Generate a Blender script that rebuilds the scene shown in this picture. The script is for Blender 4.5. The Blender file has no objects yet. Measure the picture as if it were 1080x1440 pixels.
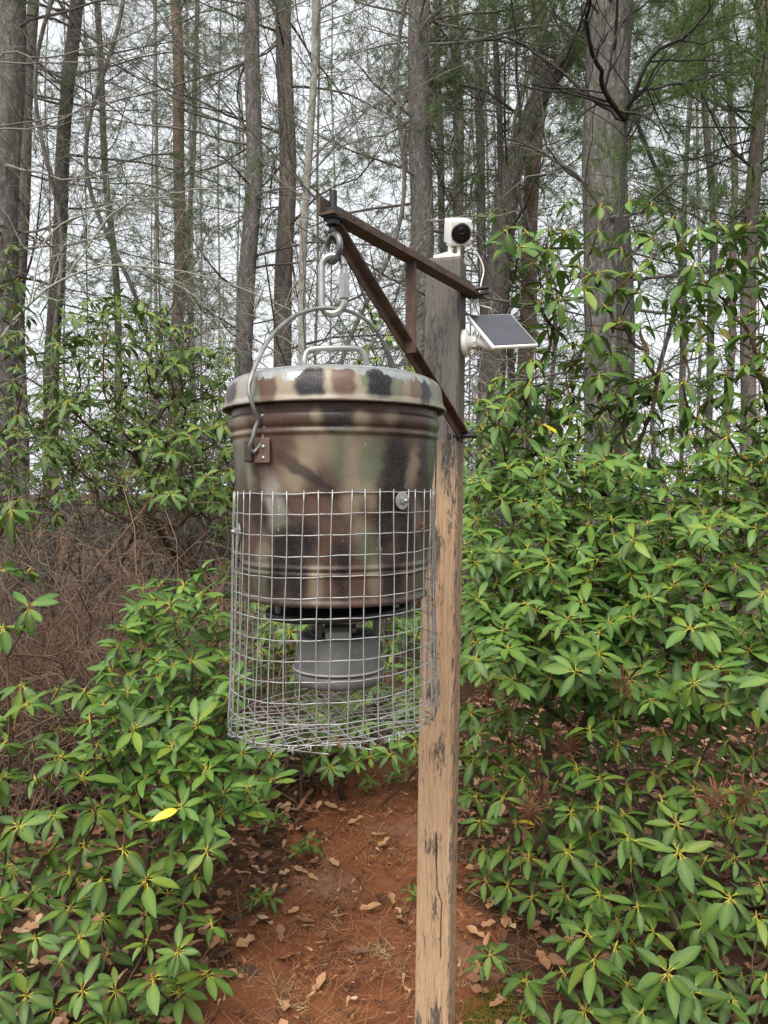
import bpy, bmesh, math
import numpy as np
from mathutils import Vector, Matrix, Euler

rng = np.random.default_rng(11)
scene = bpy.context.scene
col = scene.collection

# ------------------------------------------------------------------ camera
F, CH, TH = 1080.0, 1.6, math.radians(1.6)      # focal length in photo pixels, eye height, downward pitch
cd = bpy.data.cameras.new('camera'); cam = bpy.data.objects.new('camera', cd); col.objects.link(cam)
cd.sensor_fit = 'VERTICAL'; cd.sensor_height = 36.0; cd.lens = F / 1440 * 36.0
cd.clip_start = 0.05; cd.clip_end = 1000
cam.location = (0, 0, CH); cam.rotation_euler = (math.radians(90) - TH, 0, 0)
scene.camera = cam

# ------------------------------------------------------------------ overcast sky, veiled sun, exposure
SUN_EL, SUN_AZ = math.radians(52), math.radians(200)     # azimuth measured clockwise from +Y (the view direction)
w = bpy.data.worlds.new('World'); scene.world = w; w.use_nodes = True
nt = w.node_tree; nt.nodes.clear()
sky = nt.nodes.new('ShaderNodeTexSky'); sky.sky_type = 'NISHITA'; sky.sun_disc = False
sky.sun_elevation = SUN_EL; sky.sun_rotation = SUN_AZ; sky.dust_density = 6.0; sky.air_density = 1.0
bgs = nt.nodes.new('ShaderNodeBackground'); bgs.inputs['Strength'].default_value = 0.05
nt.links.new(sky.outputs[0], bgs.inputs['Color'])
bgc = nt.nodes.new('ShaderNodeBackground')                # the cloud sheet: even, faintly cool white
bgc.inputs['Color'].default_value = (0.93, 0.965, 1.0, 1); bgc.inputs['Strength'].default_value = 0.385
mx = nt.nodes.new('ShaderNodeMixShader'); mx.inputs[0].default_value = 0.9
nt.links.new(bgs.outputs[0], mx.inputs[1]); nt.links.new(bgc.outputs[0], mx.inputs[2])
wo = nt.nodes.new('ShaderNodeOutputWorld'); nt.links.new(mx.outputs[0], wo.inputs['Surface'])
sd = bpy.data.lights.new('sun', 'SUN'); sd.energy = 1.5; sd.angle = math.radians(50); sd.color = (1.0, 0.97, 0.92)
sun = bpy.data.objects.new('sun', sd); col.objects.link(sun)
sv = Vector((math.sin(SUN_AZ) * math.cos(SUN_EL), math.cos(SUN_AZ) * math.cos(SUN_EL), math.sin(SUN_EL)))
sun.rotation_euler = sv.to_track_quat('Z', 'Y').to_euler(); sun.location = (0, 0, 12)
scene.view_settings.view_transform = 'Standard'; scene.view_settings.look = 'None'
scene.view_settings.exposure = 1.80; scene.view_settings.gamma = 1.0
scene.cycles.max_bounces = 6; scene.cycles.diffuse_bounces = 3; scene.cycles.glossy_bounces = 3
scene.cycles.transmission_bounces = 3; scene.cycles.use_denoising = True


# ------------------------------------------------------------------ helpers: projection, meshes
def P(x, y, d):
    """world point seen at photo pixel (x, y) at depth d metres ahead"""
    x, y, d = np.broadcast_arrays(np.asarray(x, float), np.asarray(y, float), np.asarray(d, float))
    dx = (x - 540) / F; dy = (720 - y) / F
    t = d / (math.cos(TH) + dy * math.sin(TH))
    return np.stack([dx * t, d, CH + (dy * math.cos(TH) - math.sin(TH)) * t], -1)


def proj(v):
    v = np.asarray(v, float)
    Y, Z = v[..., 1], v[..., 2] - CH
    fz = np.maximum(Y * math.cos(TH) - Z * math.sin(TH), 1e-3); up = Y * math.sin(TH) + Z * math.cos(TH)
    return 540 + F * v[..., 0] / fz, 720 - F * up / fz, fz


def ground_z(x, y):
    return 0.022 * np.sin(1.7 * x + .6) * np.cos(1.3 * y) + 0.012 * np.sin(4.1 * x + 2.2 * y) + 0.006 * np.sin(9 * x - 7 * y)


def norm(a):
    return a / np.maximum(np.linalg.norm(a, axis=-1, keepdims=True), 1e-9)


def mesh(name, V, Fc, mats=(), smooth=True, attrs=None, fmat=None):
    """V (n,3); Fc one (m,k) index array or a list of them"""
    me = bpy.data.meshes.new(name)
    Fl = [np.asarray(f, np.int32) for f in (Fc if isinstance(Fc, list) else [Fc]) if len(f)]
    V = np.asarray(V, np.float32)
    me.vertices.add(len(V)); me.vertices.foreach_set('co', V.ravel())
    tot = np.concatenate([np.full(len(f), f.shape[1], np.int32) for f in Fl])
    idx = np.concatenate([f.ravel() for f in Fl])
    me.loops.add(len(idx)); me.loops.foreach_set('vertex_index', idx)
    me.polygons.add(len(tot))
    me.polygons.foreach_set('loop_start', np.concatenate([[0], np.cumsum(tot)[:-1]]).astype(np.int32))
    me.polygons.foreach_set('loop_total', tot)
    me.polygons.foreach_set('use_smooth', np.full(len(tot), smooth))
    for m in mats: me.materials.append(m)
    if fmat is not None: me.polygons.foreach_set('material_index', np.asarray(fmat, np.int32))
    me.update(calc_edges=True)
    for k, a in (attrs or {}).items():
        a = np.asarray(a, np.float32)
        if a.ndim == 1:
            me.attributes.new(k, 'FLOAT', 'POINT').data.foreach_set('value', a)
        else:
            me.attributes.new(k, 'FLOAT_COLOR', 'POINT').data.foreach_set('color', np.concatenate([a, np.ones((len(a), 1), np.float32)], 1).ravel())
    return me


ROOTLOC = {}


def link(name, me, parent=None, loc=None):
    o = bpy.data.objects.new(name, me); col.objects.link(o)
    if parent is not None: o.parent = parent
    if loc is not None: o.location = loc
    return o


def root(name, loc, label, cat, group=None):
    o = bpy.data.objects.new(name, None); col.objects.link(o)
    o.location = [float(c) for c in loc]; o.empty_display_size = .1
    o['label'] = label; o['category'] = cat
    if group: o['group'] = group
    ROOTLOC[o.name] = np.array(loc, float)
    return o


def wloc(o):
    l = np.zeros(3)
    while o is not None:
        l = l + np.array(o.location); o = o.parent
    return l


def part(name, V, Fc, m, parent, smooth=True, attrs=None):
    """a part given in world coordinates under an unrotated root"""
    V = np.asarray(V, float)
    c = wloc(parent)
    return link(name, mesh(name, V - c, Fc, (m,), smooth, attrs), parent)


def tag(o, label, cat, group=None):
    o['label'] = label; o['category'] = cat
    if group: o['group'] = group
    return o


class Tubes:
    """collects many tapering tubes and builds them as one vertex/face set"""
    def __init__(self): self.b = {}
    def add(self, pts, rad, k=4):
        pts = np.asarray(pts, float); rad = np.asarray(rad, float)
        if pts.ndim == 2: pts = pts[None]; rad = np.broadcast_to(rad, (1, pts.shape[1]))
        rad = np.broadcast_to(rad, pts.shape[:2])
        self.b.setdefault((pts.shape[1], k), []).append((pts, rad)); return self
    def arrays(self, caps=False):
        Vs, Fs, Rs, off = [], [], [], 0
        for (n, k), L in self.b.items():
            p = np.concatenate([a for a, _ in L]); r = np.concatenate([a for _, a in L]); B = len(p)
            t = norm(np.gradient(p, axis=1))
            ref = np.where(np.abs(norm(p[:, -1] - p[:, 0])[:, 2:3]) > .8, [[1., 0, 0]], [[0, 0, 1.]])
            u = norm(np.cross(t, ref[:, None, :])); v = np.cross(t, u)
            a = np.arange(k) * 2 * math.pi / k
            q = p[:, :, None, :] + r[:, :, None, None] * (np.cos(a)[None, None, :, None] * u[:, :, None, :] + np.sin(a)[None, None, :, None] * v[:, :, None, :])
            Vs.append(q.reshape(-1, 3)); Rs.append(np.repeat(rng.random(B), n * k))
            bi = (np.arange(B) * n * k)[:, None, None]; i = np.arange(n - 1)[None, :, None] * k; j = np.arange(k)[None, None, :]; j2 = (j + 1) % k
            f = np.stack([bi + i + j, bi + i + j2, bi + i + k + j2, bi + i + k + j], -1).reshape(-1, 4) + off
            Fs.append(f); off += B * n * k
        return np.concatenate(Vs), Fs, np.concatenate(Rs)


def tube(pts, r, k=8):
    """one capped tube; the ring frame is carried along so that loops and bends do not pinch"""
    p = np.asarray(pts, float); r = np.asarray(r, float); n = len(p); t = norm(np.gradient(p, axis=0)); V = []
    u = norm(np.cross(t[0], [.31, .22, .92]))
    a = np.arange(k) * 2 * math.pi / k
    for i in range(n):
        u = norm(u - t[i] * np.dot(u, t[i])); v = np.cross(t[i], u)
        V.append(p[i] + r[i] * (np.cos(a)[:, None] * u + np.sin(a)[:, None] * v))
    V = np.concatenate(V + [p[:1], p[-1:]])
    i = np.arange(n - 1)[:, None] * k; j = np.arange(k)[None]; j2 = (j + 1) % k
    f = np.stack([i + j, i + j2, i + k + j2, i + k + j], -1).reshape(-1, 4); c0, c1 = n * k, n * k + 1
    caps = [(c0, (q + 1) % k, q) for q in range(k)] + [(c1, (n - 1) * k + q, (n - 1) * k + (q + 1) % k) for q in range(k)]
    return V, [f, np.array(caps)]


def spline(pts, n):
    p = np.asarray(pts, float); m = len(p)
    e = np.concatenate([[2 * p[0] - p[1]], p, [2 * p[-1] - p[-2]]])
    t = np.linspace(0, m - 1, n); i = np.minimum(t.astype(int), m - 2); f = (t - i)[:, None]
    a, b, c, d = e[i], e[i + 1], e[i + 2], e[i + 3]
    return .5 * ((2 * b) + (c - a) * f + (2 * a - 5 * b + 4 * c - d) * f ** 2 + (-a + 3 * b - 3 * c + d) * f ** 3)


def lathe(prof, n, c=(0, 0, 0), axis=None):
    pr = np.asarray(prof, float); a = np.linspace(0, 2 * math.pi, n, endpoint=False)
    V = np.stack([pr[:, None, 0] * np.sin(a), -pr[:, None, 0] * np.cos(a), np.broadcast_to(pr[:, None, 1], (len(pr), n))], -1).reshape(-1, 3)
    i = np.arange(len(pr) - 1)[:, None] * n; j = np.arange(n)[None]; j2 = (j + 1) % n
    f = np.stack([i + j, i + j2, i + n + j2, i + n + j], -1).reshape(-1, 4)
    if axis is not None:
        M = np.array(Vector(axis).normalized().to_track_quat('Z', 'Y').to_matrix()); V = V @ M.T
    return V + np.asarray(c, float), f


def solid(prof, n, c, axis):      # closed lathe: the profile starts and ends on the axis
    return lathe([(1e-5, prof[0][1])] + list(prof) + [(1e-5, prof[-1][1])], n, c, axis)


def rbox(size, bev, M, seg=2):
    bm = bmesh.new(); bmesh.ops.create_cube(bm, size=1.0, matrix=Matrix.Diagonal((*size, 1)))
    if bev: bmesh.ops.bevel(bm, geom=bm.edges[:], offset=bev, segments=seg, affect='EDGES', profile=.5)
    bm.transform(M); V = np.array([v.co[:] for v in bm.verts]); bm.verts.index_update()
    fs = {}
    for f in bm.faces: fs.setdefault(len(f.verts), []).append([v.index for v in f.verts])
    bm.free(); return V, [np.array(x) for x in fs.values()]


def basis(o, ex, ey, ez):
    M = Matrix.Identity(4)
    for i, e in enumerate((ex, ey, ez)):
        for r in range(3): M[r][i] = float(e[r])
    for r in range(3): M[r][3] = float(o[r])
    return M


def smooth01(x): x = np.clip(x, 0, 1); return x * x * (3 - 2 * x)


def vnoise(x, y, seed=0):
    """value noise on arrays"""
    def h(i, j): s = np.sin(i * 127.1 + j * 311.7 + seed * 74.7) * 43758.5453; return s - np.floor(s)
    i, j = np.floor(x), np.floor(y); fx, fy = smooth01(x - i), smooth01(y - j)
    return (h(i, j) * (1 - fx) + h(i + 1, j) * fx) * (1 - fy) + (h(i, j + 1) * (1 - fx) + h(i + 1, j + 1) * fx) * fy


# ------------------------------------------------------------------ materials
class N:
    def __init__(s, name):
        s.m = bpy.data.materials.new(name); s.m.use_nodes = True; s.t = s.m.node_tree
        s.b = s.t.nodes['Principled BSDF']; s.out = s.t.nodes['Material Output']
    def put(s, sock, v):
        if isinstance(v, bpy.types.NodeSocket): s.t.links.new(v, sock)
        elif v is not None: sock.default_value = v
    def n(s, ty, out=0, props=None, **kw):
        nd = s.t.nodes.new(ty)
        for k, v in (props or {}).items(): setattr(nd, k, v)
        for k, v in kw.items():
            k2 = int(k[1:]) if k[0] == 'i' and k[1:].isdigit() else k.replace('_', ' ')
            s.put(nd.inputs[k2], v)
        return nd.outputs[out]
    def obj(s): return s.n('ShaderNodeTexCoord', 'Object')
    def scaled(s, sc, vec=None): return s.n('ShaderNodeMapping', i0=vec or s.obj(), i3=sc)
    def noise(s, scale, vec=None, detail=4, rough=.6): return s.n('ShaderNodeTexNoise', 0, None, Vector=vec or s.obj(), Scale=scale, Detail=detail, Roughness=rough)
    def ramp(s, fac, stops):
        nd = s.t.nodes.new('ShaderNodeValToRGB'); s.put(nd.inputs[0], fac); cr = nd.color_ramp
        while len(cr.elements) < len(stops): cr.elements.new(.5)
        for e, (p, c) in zip(cr.elements, stops):
            e.position = p; e.color = (*c, 1) if len(c) == 3 else c
        return nd.outputs[0]
    def mix(s, f, a, b, mode='MIX'):
        nd = s.t.nodes.new('ShaderNodeMix'); nd.data_type = 'RGBA'; nd.blend_type = mode
        s.put(nd.inputs[0], f)
        for i, c in ((6, a), (7, b)): s.put(nd.inputs[i], (*c, 1) if isinstance(c, tuple) and len(c) == 3 else c)
        return nd.outputs[2]
    def math(s, op, a, b=0.5, clamp=False):
        nd = s.t.nodes.new('ShaderNodeMath'); nd.operation = op; nd.use_clamp = clamp
        s.put(nd.inputs[0], a); s.put(nd.inputs[1], b); return nd.outputs[0]
    def attr(s, name, out='Fac'): return s.n('ShaderNodeAttribute', out, dict(attribute_name=name))
    def bump(s, h, strength=.4, dist=.01): s.put(s.b.inputs['Normal'], s.n('ShaderNodeBump', 0, None, Strength=strength, Distance=dist, Height=h))
    def set(s, **kw):
        for k, v in kw.items():
            k = k.replace('_', ' ')
            if isinstance(v, tuple) and len(v) == 3: v = (*v, 1)
            s.put(s.b.inputs[k], v)
        return s.m


def mat_plain(name, c, rough=.6, metal=0.0, var=.25, scale=60, bump=.0):
    s = N(name); n = s.noise(scale)
    dark = tuple(x * (1 - var) for x in c); lite = tuple(min(1, x * (1 + var)) for x in c)
    s.set(Base_Color=s.ramp(n, [(.3, dark), (.7, lite)]), Roughness=rough, Metallic=metal)
    if bump: s.bump(n, bump, .002)
    return s.m


def mat_leaf(name, dark, mid, light, stalk=(.40, .38, .05), trans=.22):
    s = N(name)
    r = s.math('FRACT', s.math('ADD', s.attr('rnd'), s.n('ShaderNodeObjectInfo', 'Random')))
    c = s.ramp(r, [(0, dark), (.45, mid), (.9, light), (.985, (light[0] * 1.5, light[1] * 1.1, light[2] * .8))])
    c = s.mix(s.math('MULTIPLY', s.noise(38, detail=3), .35), c, tuple(x * .55 for x in mid))
    c = s.mix(s.attr('pet'), c, stalk)
    s.set(Base_Color=c, Roughness=s.ramp(s.noise(30), [(.3, (.30,) * 3), (.7, (.50,) * 3)]), Specular_IOR_Level=.36)
    s.bump(s.noise(90, detail=3), .3, .004)
    tr = s.n('ShaderNodeBsdfTranslucent', 0, None, Color=c)
    s.t.links.new(s.n('ShaderNodeMixShader', 0, None, Fac=trans, i1=s.b.outputs[0], i2=tr), s.out.inputs['Surface'])
    return s.m


def mat_bark(name, dark, lite, lichen=(.30, .31, .28), lich=.35, sc=(16, 16, 3.0)):
    s = N(name); v = s.scaled(sc)
    n = s.noise(1.6, v, 8, .7)
    c = s.ramp(n, [(.3, dark), (.66, lite)])
    l = s.ramp(s.noise(3.0, s.scaled((7, 7, 4)), 9, .8), [(.62 - lich * .3, (0,) * 3), (.70 - lich * .3, (1,) * 3)])
    c = s.mix(s.math('MULTIPLY', l, .8), c, lichen)
    s.set(Base_Color=c, Roughness=.95, Specular_IOR_Level=.1); s.bump(n, .9, .03)
    return s.m


def mat_twig(name, dark, lite):
    s = N(name)
    r = s.math('ADD', s.math('MULTIPLY', s.attr('rnd'), .6), s.math('MULTIPLY', s.noise(9), .5))
    s.set(Base_Color=s.ramp(r, [(.15, dark), (.85, lite)]), Roughness=.9, Specular_IOR_Level=.15)
    return s.m


def mat_needle(name, dark, lite):
    s = N(name); r = s.attr('rnd')
    c = s.ramp(r, [(0, dark), (1, lite)])
    s.set(Base_Color=c, Roughness=.6, Specular_IOR_Level=.2)
    tr = s.n('ShaderNodeBsdfTranslucent', 0, None, Color=c)
    s.t.links.new(s.n('ShaderNodeMixShader', 0, None, Fac=.3, i1=s.b.outputs[0], i2=tr), s.out.inputs['Surface'])
    return s.m


M = {}
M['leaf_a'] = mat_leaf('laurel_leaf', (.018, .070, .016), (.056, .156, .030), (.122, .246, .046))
M['leaf_shade'] = mat_leaf('laurel_leaf_shade', (.018, .062, .014), (.050, .132, .026), (.105, .205, .040))  # darker copy of laurel_leaf: shade on the low plants put into the colour
M['leaf_c'] = mat_leaf('laurel_leaf_far', (.026, .076, .020), (.064, .145, .038), (.125, .220, .058))
M['leaf_y'] = mat_plain('yellowed_leaf', (.50, .42, .03), .45, 0, .25, 30)
M['stem'] = mat_twig('laurel_stem', (.04, .028, .020), (.12, .08, .052))
M['shoot'] = mat_twig('young_shoot', (.19, .15, .03), (.34, .29, .06))
M['twig_dark'] = mat_twig('dark_twig', (.034, .030, .027), (.105, .092, .080))
M['twig_black'] = mat_twig('blackish_twig', (.016, .014, .013), (.055, .048, .043))
M['twig_grey'] = mat_twig('grey_twig', (.075, .067, .059), (.22, .20, .175))
M['twig_brown'] = mat_twig('brown_twig', (.062, .040, .029), (.215, .140, .098))
M['twig_pale'] = mat_twig('lichen_twig', (.15, .14, .11), (.36, .36, .30))
M['bark_grey'] = mat_bark('grey_bark', (.050, .045, .040), (.185, .168, .150), lichen=(.29, .295, .275), lich=.32)
M['bark_brown'] = mat_bark('brown_bark', (.058, .048, .041), (.19, .158, .134), lich=.2)
M['bark_red'] = mat_bark('flaking_reddish_bark', (.085, .058, .044), (.28, .195, .145), lich=.15)
M['bark_dark'] = mat_bark('dark_bark', (.040, .034, .030), (.13, .112, .098), lich=.2)
M['bark_pale'] = mat_bark('pale_smooth_bark', (.13, .115, .095), (.27, .25, .21), lich=.5, sc=(6, 6, 5))
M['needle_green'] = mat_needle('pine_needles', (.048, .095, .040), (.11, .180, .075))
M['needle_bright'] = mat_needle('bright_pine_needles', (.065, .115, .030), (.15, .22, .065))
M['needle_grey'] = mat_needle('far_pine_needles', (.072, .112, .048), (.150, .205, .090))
M['straw'] = mat_twig('pine_straw', (.13, .048, .020), (.36, .175, .075))


# ------------------------------------------------------------------ ground, path, litter
def stretch(lo, hi, fine_lo, fine_hi, step):
    a = list(np.arange(fine_lo, fine_hi + 1e-6, step)); s = step; x = fine_hi
    while x < hi: s *= 1.35; x += s; a.append(x)
    s = step; x = fine_lo; pre = []
    while x > lo: s *= 1.35; x -= s; pre.append(x)
    return np.array(pre[::-1] + a)


def grid(xs, ys, zf):
    X, Y = np.meshgrid(xs, ys); V = np.stack([X, Y, zf(X, Y)], -1).reshape(-1, 3)
    n = len(xs); i = np.arange(len(ys) - 1)[:, None] * n; j = np.arange(n - 1)[None]
    return V, np.stack([i + j, i + j + 1, i + n + j + 1, i + n + j], -1).reshape(-1, 4)


PATHC = np.array([(-6, -.1, .75), (0.5, -.12, .62), (2.2, -.10, .50), (3.0, -.04, .40), (4.0, .03, .36), (5.2, -.05, .40), (8, -.6, .45), (14, -2.5, .5)])


def path_at(y): return np.interp(y, PATHC[:, 0], PATHC[:, 1]), np.interp(y, PATHC[:, 0], PATHC[:, 2])


s = N('forest_floor'); v = s.scaled((1, 1, 1))
n1 = s.noise(7, v, 8, .7); n2 = s.noise(60, v, 6, .75)
c = s.ramp(n1, [(.3, (.028, .017, .011)), (.5, (.075, .040, .022)), (.7, (.13, .068, .036))])
c = s.mix(s.math('MULTIPLY', n2, .6), c, (.10, .052, .028))
s.set(Base_Color=c, Roughness=.95, Specular_IOR_Level=.15); s.bump(n2, .8, .02); M['floor'] = s.m
V, f = grid(stretch(-220, 220, -3, 3, .05), stretch(-30, 320, .5, 7, .05), lambda x, y: ground_z(x, y) + .02 * vnoise(x * 6, y * 6) - .012)
o = link('ground', mesh('ground', V, f, (M['floor'],))); o['kind'] = 'structure'

s = N('path_earth'); v = s.scaled((1, 1, 1))
n1 = s.noise(4, v, 7, .65); n2 = s.noise(110, s.scaled((1, .35, 1)), 6, .8); n3 = s.noise(2.2, v, 4, .55)
c = s.ramp(n1, [(.30, (.065, .022, .011)), (.52, (.185, .058, .024)), (.74, (.27, .100, .048))])
c = s.mix(s.math('MULTIPLY', s.ramp(n2, [(.4, (0,) * 3), (.65, (1,) * 3)]), .55), c, (.22, .095, .043))
c = s.mix(s.ramp(n3, [(.56, (0,) * 3), (.70, (.6,) * 3)]), c, (.27, .155, .11))
s.set(Base_Color=c, Roughness=.92, Specular_IOR_Level=.2); s.bump(n2, .7, .012); M['path'] = s.m
ys = np.arange(.6, 9, .035); us = np.linspace(-1, 1, 41)
cx, hw = path_at(ys)
edge = 1 + .35 * (vnoise(ys[:, None] * 4, np.sign(us)[None] * 3 + 7) - .5) + .2 * (vnoise(ys[:, None] * 13, np.sign(us)[None] * 3 + 17) - .5)
X = cx[:, None] + us[None] * hw[:, None] * edge; Y = np.repeat(ys[:, None], 41, 1)
Z = ground_z(X, Y) + .012 + .012 * vnoise(X * 9, Y * 9) - .022 * smooth01((np.abs(us)[None] - .8) / .2) - .01 * (1 - us[None] ** 2)
i = np.arange(len(ys) - 1)[:, None] * 41; j = np.arange(40)[None]
o = link('path', mesh('path', np.stack([X, Y, Z], -1).reshape(-1, 3), np.stack([i + j, i + j + 1, i + 42 + j, i + 41 + j], -1).reshape(-1, 4), (M['path'],))); o['kind'] = 'structure'

s = N('dead_leaves'); r = s.attr('rnd')
s.set(Base_Color=s.ramp(r, [(0, (.035, .018, .011)), (.3, (.10, .045, .022)), (.65, (.22, .10, .046)), (.88, (.34, .18, .09)), (1, (.42, .28, .17))]), Roughness=.75)
s.bump(s.noise(80), .3, .004); M['litter'] = s.m


def litter_template():
    t = np.array([0, .18, .4, .62, .82, 1.0]); wdt = np.array([.03, .20, .12, .26, .17, .02])
    V = []
    for a, b in zip(t, wdt):
        for u in (-1, 0, 1): V.append((u * b, a - .5, .16 * (a - .4) ** 2 + .35 * abs(u) * b + .04 * math.sin(9 * a + u)))
    Fq = [(3 * i + j, 3 * i + j + 1, 3 * i + 4 + j, 3 * i + 3 + j) for i in range(5) for j in (0, 1)]
    return np.array(V), np.array(Fq)


def scatter(tv, tf, pos, R, sc):
    """copies of a template: pos (n,3), R (n,3,3) columns = axes, sc (n,) or (n,3)"""
    sc = np.asarray(sc); sc = sc[:, None] if sc.ndim == 1 else sc
    V = np.einsum('nij,nkj->nki', R, tv[None] * sc[:, None, :]) + pos[:, None, :]
    f = (tf[None] + (np.arange(len(pos)) * len(tv))[:, None, None]).reshape(-1, tf.shape[1])
    return V.reshape(-1, 3), f


def rand_rot(n, tilt):
    a = rng.uniform(0, 2 * math.pi, n); tx, ty = rng.normal(0, tilt, n), rng.normal(0, tilt, n)
    z = norm(np.stack([tx, ty, np.ones(n)], -1)); y = np.stack([np.cos(a), np.sin(a), np.zeros(n)], -1)
    x = norm(np.cross(y, z)); y = np.cross(z, x)
    return np.stack([x, y, z], -1)


lt_v, lt_f = litter_template()
n = 7000
px = rng.uniform(-2.3, 2.5, n); py = rng.uniform(1.6, 5.8, n)
pc, ph = path_at(py); inp = np.abs(px - pc) / ph
keep = rng.random(n) < np.clip((inp - .55) * 1.1 + np.clip((py - 3.2) * .4, 0, .7), .05, 1)
px, py = px[keep], py[keep]; n = len(px)
pos = np.stack([px, py, ground_z(px, py) + .020 + rng.uniform(0, .022, n)], -1)
V, f = scatter(lt_v, lt_f, pos, rand_rot(n, .35), rng.uniform(.035, .085, n))
o = link('leaf_litter', mesh('leaf_litter', V, f, (M['litter'],), attrs={'rnd': np.repeat(rng.random(n), len(lt_v))}))
o['kind'] = 'stuff'; tag(o, 'brown dead leaves littering the ground beside the red earth path', 'leaf litter')

n = 9000
py = rng.uniform(1.6, 6.5, n) ** 1.0; pc, ph = path_at(py); px = pc + rng.normal(0, .75, n) * ph * 1.25
yaw = rng.normal(.1, .9, n) + 2.2 * vnoise(px * 3, py * 3, 5); L = rng.uniform(.04, .12, n)
d = np.stack([np.cos(yaw), np.sin(yaw), rng.normal(0, .10, n)], -1); sdv = np.stack([-np.sin(yaw), np.cos(yaw), np.zeros(n)], -1)
c0 = np.stack([px, py, ground_z(px, py) + .022 + rng.uniform(0, .010, n)], -1)
bend = sdv * (rng.normal(0, .006, n))[:, None]; wd = sdv * rng.uniform(.0004, .0009, n)[:, None]
p0, p1, p2 = c0 - d * L[:, None] / 2, c0 + bend, c0 + d * L[:, None] / 2
V = np.stack([p0 - wd, p0 + wd, p1 - wd, p1 + wd, p2 - wd, p2 + wd], 1).reshape(-1, 3)
b = np.arange(n)[:, None] * 6; f = np.concatenate([b + np.array([[0, 1, 3, 2]]), b + np.array([[2, 3, 5, 4]])])
o = link('pine_straw', mesh('pine_straw', V, f, (M['straw'],), attrs={'rnd': np.repeat(rng.random(n), 6)}))
o['kind'] = 'stuff'; tag(o, 'fine orange brown pine straw strewn over the path', 'pine straw')

n = 5200                                   # leaf crumbs, bark flakes and bits trodden into the path
py = rng.uniform(1.6, 6.5, n); pc, ph = path_at(py); px = pc + rng.normal(0, .8, n) * ph
kp = vnoise(px * 5, py * 5, 31) > .38; px, py = px[kp], py[kp]; n = len(px)
V, f = scatter(lt_v[[0, 2, 7, 6, 12, 14, 17, 15]] * [1, 1, .6], np.array([(0, 1, 2, 3), (3, 2, 5, 4), (4, 5, 6, 7)]), np.stack([px, py, ground_z(px, py) + .019 + rng.uniform(0, .008, n)], -1), rand_rot(n, .3), rng.uniform(.010, .040, n))
o = link('path_debris', mesh('path_debris', V, f, (M['litter'],), attrs={'rnd': np.repeat(rng.random(n) ** 1.3, 8)}))
o['kind'] = 'stuff'; tag(o, 'dark leaf crumbs and bark bits trodden into the path', 'debris')
M['moss'] = mat_needle('moss', (.10, .11, .015), (.24, .23, .04)); M['drygrass'] = mat_needle('dry_grass', (.32, .24, .11), (.55, .45, .25))
def blades(name, label, cat_, spots, per, rad, hgt, m, flat):
    Vs = []
    for (x, y, k_) in spots:
        d_ = CH / ((y - 690) / F); c_ = P(x, y, d_); n_ = int(per * k_); a_ = rng.uniform(0, 6.28, n_); r_ = rad * k_ ** .5 * np.sqrt(rng.random(n_)) * (.6 + .8 * vnoise(a_ * 1.5, a_ * 0, x))
        b_ = np.stack([c_[0] + r_ * np.cos(a_), c_[1] + r_ * np.sin(a_), np.zeros(n_)], -1); b_[:, 2] = ground_z(b_[:, 0], b_[:, 1]) + .012
        dr = norm(np.stack([rng.normal(0, flat, n_), rng.normal(0, flat, n_), np.ones(n_)], -1)) * (hgt * rng.uniform(.5, 1.2, n_))[:, None]; sd_ = norm(np.cross(dr, rng.normal(size=(n_, 3)))) * .0011
        Vs.append(np.stack([b_ - sd_, b_ + sd_, b_ + dr], 1).reshape(-1, 3))
    V = np.concatenate(Vs); n_ = len(V) // 3
    o = link(name, mesh(name, V, np.arange(len(V)).reshape(-1, 3), (M[m],), attrs={'rnd': np.repeat(rng.random(n_), 3)})); o['kind'] = 'stuff'; tag(o, label, cat_)
blades('moss', 'yellow green moss patch on the ground right of the post', 'moss', [(682, 1432, 1.0), (700, 1415, .5), (660, 1445, .6)], 1500, .075, .016, 'moss', .5)
blades('dry_grass', 'wisps of pale dry grass lying on the path', 'grass', [(345, 1392, 1), (390, 1400, .8), (540, 1352, 1), (565, 1372, .8), (520, 1345, .6), (470, 1310, .6), (415, 1425, 1), (650, 1390, .7)], 45, .05, .06, 'drygrass', 2.2)

me_fl = mesh('fallen_leaf', lt_v, lt_f, (mat_plain('tan_fallen_leaf', (.34, .18, .085), .7, 0, .4, 20),))
for (x, y) in [(450, 1400), (500, 1170), (413, 1298), (432, 1318), (478, 1302), (345, 1348), (540, 1120), (520, 1290), (560, 1300), (402, 1262), (470, 1230), (540, 1205), (575, 1110), (465, 1150), (690, 1290), (722, 1300), (668, 1330), (330, 1395), (600, 1090), (440, 1250)]:
    dd = CH / ((y - 690) / F); p = P(x, y, dd); sc_ = float(rng.uniform(.045, .085))
    o = link('fallen_leaf', me_fl, None, (p[0], p[1], ground_z(p[0], p[1]) + .03))
    o.rotation_euler = (rng.normal(0, .25), rng.normal(0, .25), rng.uniform(0, 6.3)); o.scale = (sc_,) * 3
    tag(o, 'single pale tan fallen leaf lying on the red earth path', 'fallen leaf', 'pale fallen leaves on the path')


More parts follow.
